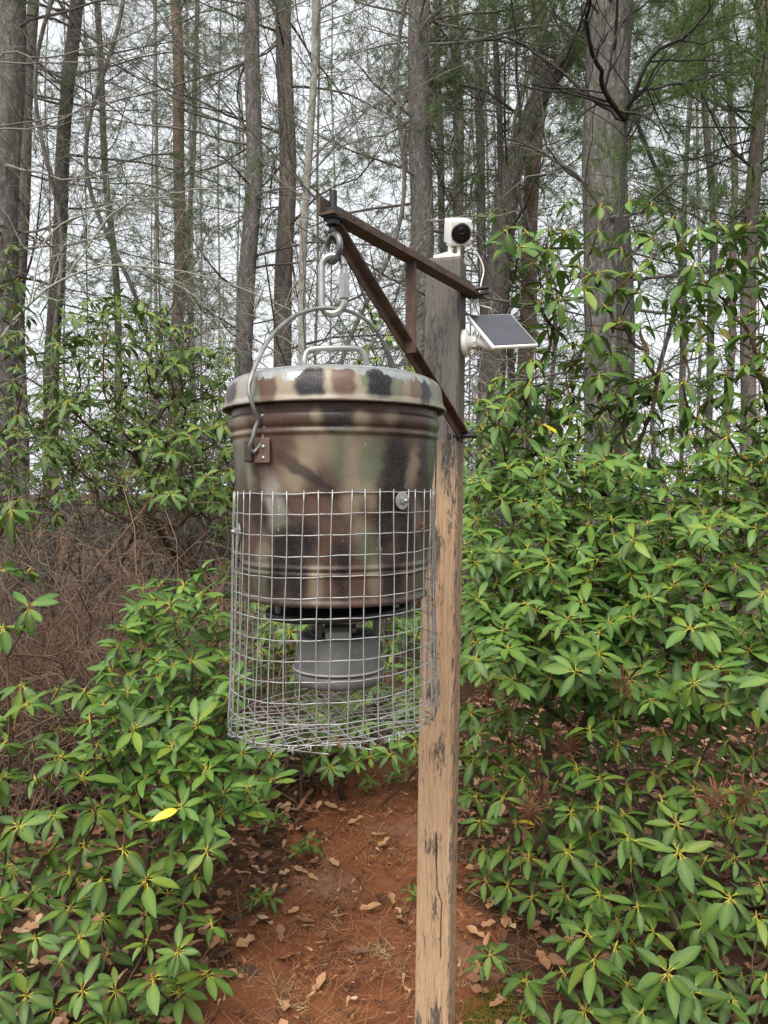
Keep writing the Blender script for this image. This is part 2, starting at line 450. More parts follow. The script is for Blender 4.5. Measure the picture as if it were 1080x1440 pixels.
# ------------------------------------------------------------------ woods
def grow(Pp, Rp, nch, length, ang, n=5, up=0.0, wob=.16, t0=.15, rk=.55, rmin=.0012, tip=.35):
    """children of every polyline in Pp, all at once"""
    B, m, _ = Pp.shape; idx = np.repeat(np.arange(B), nch); K = len(idx)
    t = rng.uniform(t0, .98, K) * (m - 1); i0 = np.minimum(t.astype(int), m - 2); fr = (t - i0)[:, None]
    a, b = Pp[idx, i0], Pp[idx, i0 + 1]; pos = a + (b - a) * fr; tg = norm(b - a)
    pr = Rp[idx, i0]
    q = rng.normal(size=(K, 3)); q = norm(q - (q * tg).sum(1, keepdims=True) * tg)
    an = rng.uniform(ang[0], ang[1], K)[:, None]
    d = norm(np.cos(an) * tg + np.sin(an) * q + np.array([0, 0, up]))
    L = rng.uniform(length[0], length[1], K) * (1.2 - .6 * t / (m - 1))
    out = [pos]; stp = (L / (n - 1))[:, None]
    for _ in range(n - 1):
        out.append(out[-1] + d * stp); d = norm(d + rng.normal(0, wob, (K, 3)) + np.array([0, 0, up * .25]))
    r0 = np.maximum(pr * rk * rng.uniform(.7, 1.1, K), rmin)
    return np.stack(out, 1), r0[:, None] * np.linspace(1, tip, n)[None]


def cull(Pt, Rt, mx=200, my=150):
    x, y, z = proj(Pt)
    ok = ((x > -mx) & (x < 1080 + mx) & (y > -my) & (y < 1440)).any(1)
    return Pt[ok], Rt[ok]


def needles(tips, dirs, per, length, width):
    n = len(tips) * per; tp = np.repeat(tips, per, 0); dd = np.repeat(dirs, per, 0)
    d = norm(dd * .75 + rng.normal(0, .62, (n, 3))); st = tp - np.repeat(dirs, per, 0) * rng.uniform(0, .16, n)[:, None]
    s_ = norm(np.cross(d, rng.normal(size=(n, 3)))) * width
    L = (rng.uniform(.65, 1.1, n) * length)[:, None]
    V = np.stack([st - s_, st + s_, st + d * L + np.array([0, 0, -.15]) * L * .3], 1).reshape(-1, 3)
    return V, np.arange(n * 3).reshape(-1, 3), np.repeat(np.repeat(rng.random(len(tips)), per) * .6 + rng.random(n) * .4, 3)


def trunk_mesh(pts, rad, k, amp):
    n = len(pts); V, Fs, _ = Tubes().add(pts, rad, k).arrays()
    q = V.reshape(n, k, 3); c = np.asarray(pts)[:, None, :]
    a = np.arange(k)[None] * np.ones((n, 1)); z = np.arange(n)[:, None] * np.ones((1, k))
    nz = vnoise(a * 1.0, z * .45, 3) + .6 * vnoise(a * .25, z * .12, 9) - .8
    nz[:, -1] = nz[:, -1]
    return (c + (q - c) * (1 + amp * nz)[:, :, None]).reshape(-1, 3), Fs


def tree(name, label, xt, xb, wpx, d, bark, twig, branches=26, blen=(.8, 2.4), ang=(1.1, 1.8), up=0., zlo=1.2, sub=(7, 5), needle=None, nper=26, nlen=.10, group=None, path=None, bend=.04, taper=.28, nzlo=0., cat='tree', nfrac=1.0):
    if path is None: a, b = P(xt, 0, d), P(xb, 480, d)
    else: a, b = P(path[-1][0], path[-1][1], d), P(path[0][0], path[0][1], d)
    sl = (a - b) / (a[2] - b[2]); base = b - sl * b[2]
    base[2] = ground_z(base[0], base[1]) - .02
    ztop = CH + .86 * d + .8
    r = wpx / 2 * d / F
    if path is None:
        z = np.linspace(0, 1, 46)[:, None]; pts = base + sl * z * (ztop)
        ph = rng.uniform(0, 6.3, 2)
        pts[:, 0] += bend * d / 8 * np.sin(pts[:, 2] * .7 + ph[0]) + bend * .5 * np.sin(pts[:, 2] * 1.9 + ph[1]); pts[:, 1] += bend * np.sin(pts[:, 2] * .55 + ph[1])
        off = np.interp(b[2], pts[:, 2], pts[:, 0]) - b[0]; pts[:, 0] -= off
        rad = r * (1 + taper * .6 - taper * 1.2 * z[:, 0]) * (1 + .35 * np.exp(-pts[:, 2] * 3.2))
    else:
        pp = [P(x, y, d) for x, y in path]; pp = [np.array([pp[0][0] + .02, d, -.02])] + pp
        pts = spline(pp, 46); rad = r * np.linspace(1.1, .45, 46)
    if group == TR and not needle: needle, nzlo, nper = 'needle_grey', CH + .16 * d, 13
    root_ = root(name, (pts[0][0], pts[0][1], max(pts[0][2], 0)), label, cat, group)
    k = 28 if wpx > 25 else (18 if wpx > 12 else 9)
    V, Fs = trunk_mesh(pts, rad, k, .10)
    part('trunk', V, Fs, M[bark], root_)
    # limbs off the trunk
    zlim = min(ztop - .4, CH + .70 * d)
    K = branches; zz = rng.uniform(zlo, zlim, K)
    base_p = np.stack([np.interp(zz, pts[:, 2], pts[:, q]) for q in range(3)], -1) if path is None else pts[rng.integers(14, 45, K)]
    az = rng.uniform(0, 2 * math.pi, K); an = rng.uniform(ang[0], ang[1], K)
    dr = np.stack([np.cos(az) * np.sin(an), np.sin(az) * np.sin(an), np.cos(an)], -1)
    L = rng.uniform(blen[0], blen[1], K); n = 7; out = [base_p]
    for _ in range(n - 1):
        out.append(out[-1] + dr * (L / (n - 1))[:, None]); dr = norm(dr + rng.normal(0, .13, (K, 3)) + np.array([0, 0, up]))
    B1 = np.stack(out, 1); R1 = np.clip(r * rng.uniform(.10, .24, K), .004, .020)[:, None] * np.linspace(1, .3, n)[None]
    B1, R1 = cull(B1, R1, 400, 300)
    B2, R2 = grow(B1, R1, sub[0], (.25 * blen[1], .5 * blen[1]), (.5, 1.2), 5, up * .6, .2)
    B2, R2 = cull(B2, R2)
    T = Tubes().add(B1, R1, 5).add(B2, R2, 3)
    tips, td = B2[:, -1], norm(B2[:, -1] - B2[:, -2])
    if sub[1]:
        B3, R3 = grow(B2, R2, sub[1], (.10 * blen[1], .26 * blen[1]), (.4, 1.1), 4, up * .3, .2, rmin=.0010 + .00007 * d)
        B3, R3 = cull(B3, R3); T.add(B3, R3, 3)
        tips = np.concatenate([tips, B3[:, -1], B3[:, 1]]); td = np.concatenate([td, norm(B3[:, -1] - B3[:, -2]), norm(B3[:, 2] - B3[:, 1])])
    V, Fs, rn = T.arrays()
    part('branches', V, Fs, M[twig], root_, attrs={'rnd': rn})['kind'] = 'stuff'
    if needle:
        ok = (tips[:, 2] > nzlo) & (rng.random(len(tips)) < nfrac) & (vnoise(tips[:, 0] * 1.1 + tips[:, 1], tips[:, 2] * 1.1, d) > .33)
        V, f, rn = needles(tips[ok], td[ok], nper, nlen, .00038 * d * .5 + .0006)
        part('crown', V, f, M[needle], root_, attrs={'rnd': rn})['kind'] = 'stuff'
    return root_


TR = 'tree trunks standing behind the shrubs'
dead = dict(ang=(1.25, 1.9), up=.0, sub=(7, 4))
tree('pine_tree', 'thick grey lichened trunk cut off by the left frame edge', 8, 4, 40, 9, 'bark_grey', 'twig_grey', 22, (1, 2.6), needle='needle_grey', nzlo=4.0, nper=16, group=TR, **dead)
tree('pine_tree', 'brown trunk close beside the thick grey lichened one', 33, 27, 16, 11, 'bark_brown', 'twig_dark', 20, (1, 2.6), group=TR, **dead)
tree('pine_tree', 'dark slightly leaning trunk with many dead side limbs', 99, 73, 19, 10, 'bark_dark', 'twig_dark', 34, (1.2, 3.2), needle='needle_grey', nzlo=4.6, nper=18, group=TR, **dead)
tree('pine_tree', 'thin dark trunk next to the leaning one with dead limbs', 146, 166, 9, 13, 'bark_dark', 'twig_dark', 24, (1, 2.5), group=TR, **dead)
tree('pine_tree', 'slim trunk with reddish flaking bark high up', 243, 247, 16, 11, 'bark_red', 'twig_grey', 26, (1, 2.6), group=TR, **dead)
tree('pine_tree', 'very thin brown trunk beside the reddish barked one', 270, 268, 7, 15, 'bark_brown', 'twig_grey', 20, (.8, 2.2), group=TR, **dead)
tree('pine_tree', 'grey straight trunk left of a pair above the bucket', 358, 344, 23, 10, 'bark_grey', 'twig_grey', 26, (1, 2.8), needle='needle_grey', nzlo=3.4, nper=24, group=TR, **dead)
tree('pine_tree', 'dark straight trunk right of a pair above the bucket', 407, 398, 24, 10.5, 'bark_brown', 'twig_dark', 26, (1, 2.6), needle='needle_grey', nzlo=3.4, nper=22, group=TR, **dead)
tree('bare_sapling', 'pale thin sapling rising behind the quick link', 432, 425, 11, 6, 'bark_pale', 'twig_grey', 30, (.7, 2.0), ang=(.6, 1.2), up=.05, sub=(8, 5), group='bare saplings')
tree('pine_tree', 'mottled grey trunk rising behind the bracket arm', 588, 587, 31, 9, 'bark_grey', 'twig_grey', 30, (1, 2.6), needle='needle_grey', nzlo=4.3, nper=20, group=TR, **dead)
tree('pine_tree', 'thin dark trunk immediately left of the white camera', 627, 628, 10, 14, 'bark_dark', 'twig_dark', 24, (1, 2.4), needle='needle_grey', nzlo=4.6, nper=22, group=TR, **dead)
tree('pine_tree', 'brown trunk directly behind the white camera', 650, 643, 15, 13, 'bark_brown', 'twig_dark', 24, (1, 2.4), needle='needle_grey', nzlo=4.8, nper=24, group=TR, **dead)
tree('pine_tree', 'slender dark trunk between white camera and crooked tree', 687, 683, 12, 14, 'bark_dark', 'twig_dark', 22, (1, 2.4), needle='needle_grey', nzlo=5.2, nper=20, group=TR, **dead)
tree('crooked_tree', 'dark crooked trunk bending right behind the solar panel', 0, 0, 40, 9, 'bark_dark', 'twig_dark', 20, (1, 2.6), path=[(690, 640), (694, 480), (706, 330), (724, 225), (762, 130), (806, 70), (868, -30)], taper=.3, needle='needle_grey', nzlo=5.6, nper=14, ang=(.7, 1.6))
tree('pine_tree', 'reddish scaly trunk beside the crooked dark tree', 750, 741, 21, 11, 'bark_red', 'twig_grey', 24, (1, 2.6), needle='needle_bright', nzlo=6.2, nper=16, group=TR, **dead)
tree('pine_tree', 'biggest grey scaly pine trunk behind the tall laurel', 857, 856, 62, 7.5, 'bark_grey', 'twig_grey', 16, (1, 2.4), group=TR, **dead)
tree('pine_tree', 'thin dark trunk right of the biggest grey pine', 992, 998, 9, 14, 'bark_dark', 'twig_dark', 26, (1, 2.6), needle='needle_grey', nzlo=4.4, nper=18, group=TR, **dead)
tree('pine_tree', 'thin trunk between two others near the right frame edge', 1028, 1030, 9, 13, 'bark_brown', 'twig_dark', 22, (1, 2.2), needle='needle_grey', nzlo=4.6, nper=18, group=TR, **dead)
tree('pine_tree', 'pine with bright green needle sprays by right frame edge', 1066, 1050, 19, 7, 'bark_brown', 'twig_dark', 46, (1.0, 2.0), ang=(1.2, 1.7), up=.02, zlo=3.7, sub=(7, 5), needle='needle_bright', nzlo=3.9, nper=34, nlen=.12, group=TR)
tree('pine_tree', 'slim pine holding dark green sprays above the white camera', 706, 716, 9, 9.5, 'bark_dark', 'twig_grey', 36, (.9, 1.9), ang=(1.2, 1.8), zlo=5.2, sub=(8, 5), needle='needle_bright', nzlo=5.2, nper=22, nlen=.11, group=TR)
for k, (xt, xb, wpx, d, lab) in enumerate([
        (190, 205, 6, 9, 'slender bare sapling between leaning and reddish barked trunks'),
        (500, 486, 6, 8, 'slender bare sapling crossing behind the bracket tip'),
        (930, 950, 6, 8, 'slender bare sapling close right of the biggest pine'), (800, 786, 6, 9, 'slender bare sapling close left of the biggest pine'),
        (50, 58, 6, 8, 'slender bare sapling left of the leaning dark trunk')]):
    tree('bare_sapling', lab, xt, xb, wpx, d, 'bark_grey', 'twig_grey', 34, (.7, 2.1), ang=(.5, 1.2), up=.06, sub=(7, 5), bend=.30, group='bare saplings')


def limbs(name, label, lines, d, r, twig, n2=9, n3=5, L=1.0, cat='sapling', up=.03, spread=.5):
    """a bare tree drawn from main limbs (photo pixels at depth d), with random side twigs"""
    T = Tubes(); allp = []
    for q, ln in enumerate(lines):
        w_ = ln[0] if isinstance(ln[0], (int, float)) else 1.0; pts = ln[1:] if isinstance(ln[0], (int, float)) else ln
        dv = d + np.linspace(0, rng.normal(0, spread) if q else 0, len(pts))
        p = spline([P(x, y, z) for (x, y), z in zip(pts, dv)], 18); p += rng.normal(0, .005, p.shape)
        rr = r * w_ * np.linspace(1, .35, 18); T.add(p, rr, 7); allp.append((p, rr))
    p0 = allp[0][0][0]; ro = root(name, (p0[0], p0[1], max(p0[2], 0)), label, cat)
    A = np.stack([a for a, _ in allp]); R = np.stack([b for _, b in allp])
    B2, R2 = grow(A, R, n2, (.4 * L, 1.0 * L), (.5, 1.1), 6, up, .2, .1, .5); B3, R3 = grow(B2, R2, n3, (.15 * L, .4 * L), (.4, 1.1), 4, up, .2)
    B2, R2 = cull(B2, R2); B3, R3 = cull(B3, R3)
    V, Fs, rn = Tubes().add(A, R, 7).arrays(); part('trunk', V, Fs, M[twig], ro, attrs={'rnd': rn})
    V, Fs, rn = Tubes().add(B2, R2, 4).add(B3, R3, 3).arrays(); part('branches', V, Fs, M[twig], ro, attrs={'rnd': rn})['kind'] = 'stuff'


limbs('bare_sapling', 'dark forking sapling in front of the biggest grey pine', [
    [(866, 960), (868, 560), (872, 400), (874, 300), (878, 215), (880, 165)],
    [.8, (880, 165), (856, 140), (842, 95), (825, 30), (840, -40)], [.6, (878, 170), (835, 140), (775, 90), (715, 55), (655, 62)],
    [.75, (880, 165), (892, 130), (920, 75), (968, 48), (1000, 10)], [.5, (856, 140), (820, 135), (780, 125), (745, 118)],
    [.5, (892, 130), (950, 118), (1010, 105)], [.45, (872, 400), (830, 270), (745, 205), (690, 195)]], 4.6, .022, 'twig_black', 8, 5, .8)
limbs('leaning_sapling', 'long dead limb slanting down to the bracket tip', [
    [(640, 1000), (560, 560), (505, 400), (462, 305), (414, 247), (330, 160), (268, 85), (205, -10)], [.5, (414, 247), (395, 130), (370, 40), (340, -60)], [.5, (330, 160), (250, 140), (140, 60), (60, 20)]], 5.2, .012, 'twig_dark', 12, 6, .9)
limbs('dead_branch', 'pale lichen covered branch arching above the left shrubs', [
    [(-60, 760), (-20, 520), (40, 430), (95, 390), (170, 372), (260, 383), (330, 402), (420, 440)], [.7, (95, 390), (160, 300), (230, 275), (320, 262)], [.6, (40, 430), (70, 330), (150, 290), (180, 280)],
    [.6, (170, 372), (250, 400), (300, 440), (340, 500)]], 6.2, .013, 'twig_pale', 22, 7, .9, 'branch')
limbs('dead_branch', 'bluish grey bare limb sweeping up past the left trunks', [
    [(-120, 330), (-10, 90), (60, 82), (150, 62), (220, 30), (300, 0)], [.7, (-10, 182), (60, 178), (140, 140), (205, 118), (290, 60)], [.7, (-20, 88), (90, 88), (190, 72), (265, 10)], [.7, (-30, 182), (80, 165), (170, 140), (260, 90)]], 6.8, .011, 'twig_grey', 14, 6, 1.0, 'branch')

# the woods further back, too far to tell stems apart
T = Tubes(); n = 50
d = rng.uniform(16, 42, n); xx = rng.uniform(-250, 1330, n); b = P(xx, 690, d); b[:, 2] = 0
top = b + np.stack([rng.normal(0, .3, n), rng.normal(0, .3, n), 1.6 + .85 * d], -1)
pts = b[:, None] + (top - b)[:, None] * np.linspace(0, 1, 9)[None, :, None]; pts[:, 1:-1, :2] += rng.normal(0, .05, (n, 7, 2))
rr = (rng.uniform(1.6, 5.0, n) * d / F / 2)[:, None] * np.linspace(1.1, .6, 9)[None]
T.add(pts, rr, 6)
B1, R1 = grow(pts, np.minimum(rr, .05), 41, (1.5, 4.6), (.9, 1.7), 5, .02, .15, .08, .4, .006)
B1, R1 = cull(B1, R1, 100, 60); B2, R2 = grow(B1, R1, 6, (.5, 1.5), (.5, 1.2), 4, .03, .2, rmin=.0035)
B2, R2 = cull(B2, R2, 60, 40); T.add(B1, R1, 3).add(B2, R2, 3)
V, Fs, rn = T.arrays()
wr = link('distant_woods', mesh('distant_woods', V, Fs, (M['twig_grey'],), attrs={'rnd': rn})); wr['kind'] = 'stuff'
tag(wr, 'far woodland of thin grey stems fading together behind everything', 'woodland')
ok = vnoise(B2[:, -1, 0] * .35 + 3, B2[:, -1, 2] * .35 + B2[:, -1, 1], 4) > .36
V, f, rn = needles(B2[ok, -1], norm(B2[ok, -1] - B2[ok, -2]), 9, .34, .010)
wn = link('distant_pine_foliage', mesh('distant_pine_foliage', V, f, (M['needle_grey'],), attrs={'rnd': rn})); wn['kind'] = 'stuff'
tag(wn, 'hazy grey green pine foliage of the far woodland', 'pine foliage')


# ------------------------------------------------------------------ laurel shrubs
def leaf_template(curl, fold, twist=0.0, Wd=.33, pet=.17):
    st = [0, .5 * pet, pet, pet + .06, .34, .50, .66, .80, .91, .975, 1.0]
    V, A = [], []
    for t in st:
        if t <= pet: wv = .014
        else:
            s_ = (t - pet) / (1 - pet); wv = .5 * Wd * max(math.sin(math.pi * s_ ** .88), 0) ** .75 + .004
        for u in (-1, 0, 1):
            z = -curl * t ** 1.8 + fold * abs(u) * wv + .012 * math.sin(13 * t + 2 * u) * abs(u)
            V.append((u * wv + twist * t * z, t * (1 - .25 * curl * t), z + twist * u * wv * t))
            A.append(.95 if t <= pet else (.30 * (1 - t) + .06 if u == 0 else .15 * max(0, 1 - (t - pet) / .06)))
    k = len(st)
    Fq = [(3 * i + j, 3 * i + j + 1, 3 * i + 4 + j, 3 * i + 3 + j) for i in range(k - 1) for j in (0, 1)]
    return np.array(V), np.array(Fq), np.array(A)


LEAFT = [leaf_template(c_, f_, t_, w_) for c_, f_, t_, w_ in [(.15, .35, .0, .30), (.28, .30, .15, .33), (.42, .42, -.2, .28), (.22, .50, .25, .27), (.55, .35, .1, .31), (.08, .28, -.15, .29)]]
LEAFM = {}


def leaf_mesh(mk, v):
    if (mk, v) not in LEAFM:
        tv, tf, ta = LEAFT[v]; LEAFM[(mk, v)] = mesh('leaf', tv, tf, (M[mk],), attrs={'pet': ta})
    return LEAFM[(mk, v)]


def darts(poly, n, gap, tries=60):
    poly = np.array(poly, float); lo, hi = poly.min(0), poly.max(0); out = []
    def inside(p):
        x, y = p; c_ = False; j = len(poly) - 1
        for i in range(len(poly)):
            if (poly[i, 1] > y) != (poly[j, 1] > y) and x < (poly[j, 0] - poly[i, 0]) * (y - poly[i, 1]) / (poly[j, 1] - poly[i, 1]) + poly[i, 0]: c_ = not c_
            j = i
        return c_
    for _ in range(n * tries):
        if len(out) >= n: break
        p = rng.uniform(lo, hi)
        if inside(p) and all((p[0] - q[0]) ** 2 + (p[1] - q[1]) ** 2 > gap * gap for q in out): out.append(p)
    return np.array(out)


NLEAF = [0]; NAMES = []


def bush(label, base, tips, leaf=.115, mk='leaf_a', k=(7, 10), open_=(1.0, 1.75), lift=.7, group='evergreen laurel shrubs', yellow=(), keep=300, name='laurel_shrub', bare=0, face=.30):
    base = np.array([base[0], base[1], ground_z(base[0], base[1])]); ro = root(name, base, label, 'shrub', group)
    tips = np.asarray(tips, float); tips[:, 2] = np.maximum(tips[:, 2], .06)
    order = np.argsort(np.linalg.norm((tips - base) * [1, 1, .8], axis=1)); tips = tips[order]
    nroot = 5 + len(tips) // 18
    rp = base + np.concatenate([rng.normal(0, .05 + .03 * math.sqrt(len(tips)), (nroot, 2)), np.zeros((nroot, 1))], 1)
    rp[:, 2] = ground_z(rp[:, 0], rp[:, 1]) - .02
    nodes = list(rp); owner = [-1] * nroot; plen = [0.] * nroot; lines, par = [], []
    for tpt in tips:
        A = np.array(nodes); dv = tpt - A; dist = np.linalg.norm(dv, axis=1)
        cost = dist + .35 * np.array(plen) + np.where(dv[:, 2] < -.02, .6, 0) + .5 * np.maximum(0, np.hypot(dv[:, 0], dv[:, 1]) - 1.2 * np.maximum(dv[:, 2], 0))
        j = int(np.argmin(cost)); a = A[j]; L = dist[j]
        mid1 = a + (tpt - a) * .35 + np.array([0, 0, -.08 * L]) + rng.normal(0, .05 * L, 3); mid2 = a + (tpt - a) * .72 + np.array([0, 0, -.06 * L]) + rng.normal(0, .04 * L, 3)
        p = spline([a, mid1, mid2, tpt], 8); i = len(lines); lines.append(p); par.append(owner[j])
        for q in (2, 4, 5): nodes.append(p[q]); owner.append(i); plen.append(plen[j] + L * q / 7)
    cnt = np.ones(len(lines))
    for i in range(len(lines) - 1, -1, -1):
        if par[i] >= 0: cnt[par[i]] += cnt[i]
    pts = np.array(lines); r1 = .0021 * np.sqrt(cnt) * leaf / .115
    rad = r1[:, None] * np.linspace(1, .62, 8)[None]; rad[:, -2:] = np.minimum(rad[:, -2:], .0026)
    T = Tubes().add(pts, rad, 5)
    if bare:
        B2, R2 = grow(pts, rad, bare, (.12, .4), (.5, 1.2), 5, .02, .2, rmin=.0011); T.add(B2, R2, 3)
    V, Fs, rn = T.arrays(); part('stems', V, Fs, M['stem'], ro, attrs={'rnd': rn})['kind'] = 'stuff'
    # young yellow-green shoot ends
    sh = pts[:, -3:]; V, Fs, rn = Tubes().add(np.stack([sh[:, 1] * .5 + sh[:, 0] * .5, sh[:, 1], sh[:, 2], sh[:, 2] + norm(sh[:, 2] - sh[:, 1]) * .012], 1), np.array([.0024, .0028, .0034, .0008])[None] * leaf / .115, 5).arrays()
    part('shoots', V, Fs, M['shoot'], ro, attrs={'rnd': rn})['kind'] = 'stuff'
    # whorls of leaves
    pos, Rm, sc = [], [], []
    for i in range(len(tips)):
        ax = norm(norm(pts[i, -1] - pts[i, -2]) * .55 + np.array([0, -face, lift]) + rng.normal(0, .22, 3))
        kk = int(rng.integers(k[0], k[1] + 1)); a0 = rng.uniform(0, 6.28)
        u = norm(np.cross(ax, [.3, .9, .1])); v_ = np.cross(ax, u); sz = leaf * .88 * rng.uniform(.66, 1.2); of = rng.uniform(-.15, .15)
        for q in range(kk):
            az = a0 + 2 * math.pi * q / kk + rng.normal(0, .22); el = rng.uniform(*open_) + of
            rd = math.cos(az) * u + math.sin(az) * v_
            d = norm(math.cos(el) * ax + math.sin(el) * rd + rng.normal(0, .06, 3)); nz = norm(ax * math.sin(el) - rd * math.cos(el) + rng.normal(0, .13, 3))
            x = norm(np.cross(d, nz)); nz = np.cross(x, d)
            pos.append(tips[i] - ax * rng.uniform(0, .016)); Rm.append(np.stack([x, d, nz], -1)); sc.append(sz * rng.uniform(.72, 1.12))
    pos, Rm, sc = np.array(pos), np.array(Rm), np.array(sc); n = len(pos); var = rng.integers(0, len(LEAFT), n)
    ctr = pos + Rm[:, :, 1] * sc[:, None] * .6; x, y, z = proj(ctr)
    inside = (x > -15) & (x < 1095) & (y > -15) & (y < 1455)
    score = np.where(inside, sc / z * (.55 + .45 * np.abs(Rm[:, 1, 2])), 0)
    big = np.argsort(-score)[:keep]; big = big[score[big] > 0]; rest = np.setdiff1d(np.arange(n), big)
    yl = set()
    for (yx, yy) in yellow:
        yl.add(int(big[np.argmin((x[big] - yx) ** 2 + (y[big] - yy) ** 2)]))
    for i in big:
        o = bpy.data.objects.new('leaf', leaf_mesh('leaf_y' if int(i) in yl else mk, int(var[i]))); col.objects.link(o); o.parent = ro
        m = Matrix.Identity(4); s_ = float(sc[i])
        for r in range(3):
            for c_ in range(3): m[r][c_] = Rm[i, r, c_] * s_
            m[r][3] = pos[i, r] - base[r]
        o.matrix_basis = m
        if int(i) in yl: o['label'] = 'yellowed leaf among the green ones'
    NLEAF[0] += len(big); NAMES.append(ro.name)
    if len(rest):
        Vs, Fs, A, Rn, off = [], [], [], [], 0
        for v in range(len(LEAFT)):
            s_ = rest[var[rest] == v]
            if not len(s_): continue
            tv, tf, ta = LEAFT[v]; V, f = scatter(tv, tf, pos[s_], Rm[s_], sc[s_]); Vs.append(V); Fs.append(f + off); off += len(V)
            A.append(np.tile(ta, len(s_))); Rn.append(np.repeat(rng.random(len(s_)), len(tv)))
        part('foliage', np.concatenate(Vs), np.concatenate(Fs), M[mk], ro, attrs={'pet': np.concatenate(A), 'rnd': np.concatenate(Rn)})['kind'] = 'stuff'
    return ro


M['seed'] = mat_twig('dried_flower_heads', (.09, .035, .022), (.22, .095, .055))


def seed_clusters(ro, spots):
    for (x, y, d) in spots:
        c_ = P(x, y, d); n_ = 46; dr = norm(rng.normal(size=(n_, 3)) + [0, 0, .5]); L = rng.uniform(.03, .075, n_)[:, None]
        p = np.stack([np.tile(c_ - [0, 0, .02], (n_, 1)), c_ + dr * L * .5, c_ + dr * L, c_ + dr * L * 1.08], 1)
        st = np.array([[c_ - [0, 0, .02], c_ - [.01, -.03, .10], c_ - [.02, -.05, .18], c_ - [.02, -.06, .24]]])
        V, Fs, rn = Tubes().add(p, np.array([[.0007, .0007, .0024, .0006]]), 4).add(st, np.array([[.0016, .0018, .002, .002]]), 5).arrays()
        part('seed_cluster', V, Fs, M['seed'], ro, attrs={'rnd': rn})


def tips_px(poly, n, gap, dfun, jit=.12):
    p = darts(poly, n, gap); d = np.array([dfun(x, y) for x, y in p]) + rng.normal(0, jit, len(p))
    return P(p[:, 0], p[:, 1], np.maximum(d, 1.3))


cat = np.concatenate
# right: the dense mounds, the tall open ones above them, the low ones in front
def mound(poly, n1, n2, g, d0, y0, k): return cat([tips_px(poly, n1, g, lambda x, y: d0 - (y - y0) * k), tips_px(poly, n2, g * 1.1, lambda x, y: d0 + .38 - (y - y0) * k)])


t1 = mound([(662, 670), (740, 640), (880, 640), (890, 985), (780, 970), (664, 950)], 190, 110, 15, 3.25, 650, .0019)
bush('dense bright green laurel mound right beside the wooden post', (.95, 3.25), t1, .112, 'leaf_a', open_=(1.0, 1.85), face=.40)
t1 = mound([(880, 645), (960, 650), (1140, 620), (1160, 1000), (890, 985)], 180, 100, 16.5, 3.10, 650, .0019)
bush('dense bright green laurel mound adjoining the one beside the post', (1.45, 3.05), t1, .114, 'leaf_a', open_=(1.0, 1.85), face=.40)
t1 = cat([tips_px([(800, 280), (900, 270), (950, 300), (900, 420), (930, 560), (700, 610), (670, 560), (760, 460), (700, 340), (760, 310)], 66, 27, lambda x, y: 3.5),
          tips_px([(670, 540), (930, 520), (920, 680), (664, 680)], 70, 22, lambda x, y: 3.6), P([690, 712, 730], [300, 320, 345], [3.3, 3.35, 3.4])])
bush('tall open laurel with drooping leaves rising beside the solar panel', (.95, 4.0), t1, .135, 'leaf_a', k=(6, 9), open_=(1.35, 2.2), lift=1.0, yellow=[(820, 390), (783, 612)], bare=1)
t1 = tips_px([(960, 310), (1120, 290), (1120, 680), (930, 660), (960, 520), (940, 430)], 84, 25, lambda x, y: 3.4)
bush('tall open laurel with drooping leaves at the right frame edge', (1.75, 3.7), t1, .135, 'leaf_a', k=(6, 9), open_=(1.35, 2.2), lift=1.0, yellow=[(1022, 475)], bare=1)
t1 = cat([tips_px([(820, 1000), (1120, 960), (1120, 1460), (900, 1460), (800, 1330), (790, 1150)], 84, 33, lambda x, y: 2.62 - (y - 1000) * .0010, .08),
          tips_px([(820, 1000), (1120, 970), (1120, 1400), (830, 1300)], 44, 36, lambda x, y: 2.95 - (y - 1000) * .0006)])
bush('low spreading laurel filling the ground on the right', (1.05, 2.5), t1, .112, 'leaf_shade', open_=(1.15, 2.0), lift=.9, face=.35)
seed_clusters(bpy.data.objects[NAMES[-1]], [(985, 945, 2.5), (1010, 960, 2.5), (1005, 1125, 2.3), (880, 965, 2.5), (1045, 1120, 2.35)])
t1 = cat([tips_px([(660, 1000), (820, 980), (830, 1290), (660, 1240)], 52, 30, lambda x, y: 2.95 - (y - 1000) * .0005, .08), tips_px([(655, 930), (860, 930), (860, 1140), (655, 1110)], 34, 30, lambda x, y: 3.3)])
bush('small shaded laurel at the foot of the dense mound', (.62, 3.0), t1, .112, 'leaf_shade', open_=(1.2, 2.1), lift=1.0, yellow=[(738, 1148)])
seed_clusters(bpy.data.objects[NAMES[-1]], [(688, 972, 2.72), (725, 965, 2.75), (745, 1140, 2.6), (800, 1050, 2.7), (760, 1120, 2.7)])
t1 = tips_px([(720, 1390), (800, 1300), (900, 1340), (900, 1460), (730, 1460)], 13, 44, lambda x, y: 2.2, .05)
bush('young laurel growing from leaf litter right of the post', (.62, 2.3), t1, .105, 'leaf_shade', open_=(1.1, 1.9), lift=.9)
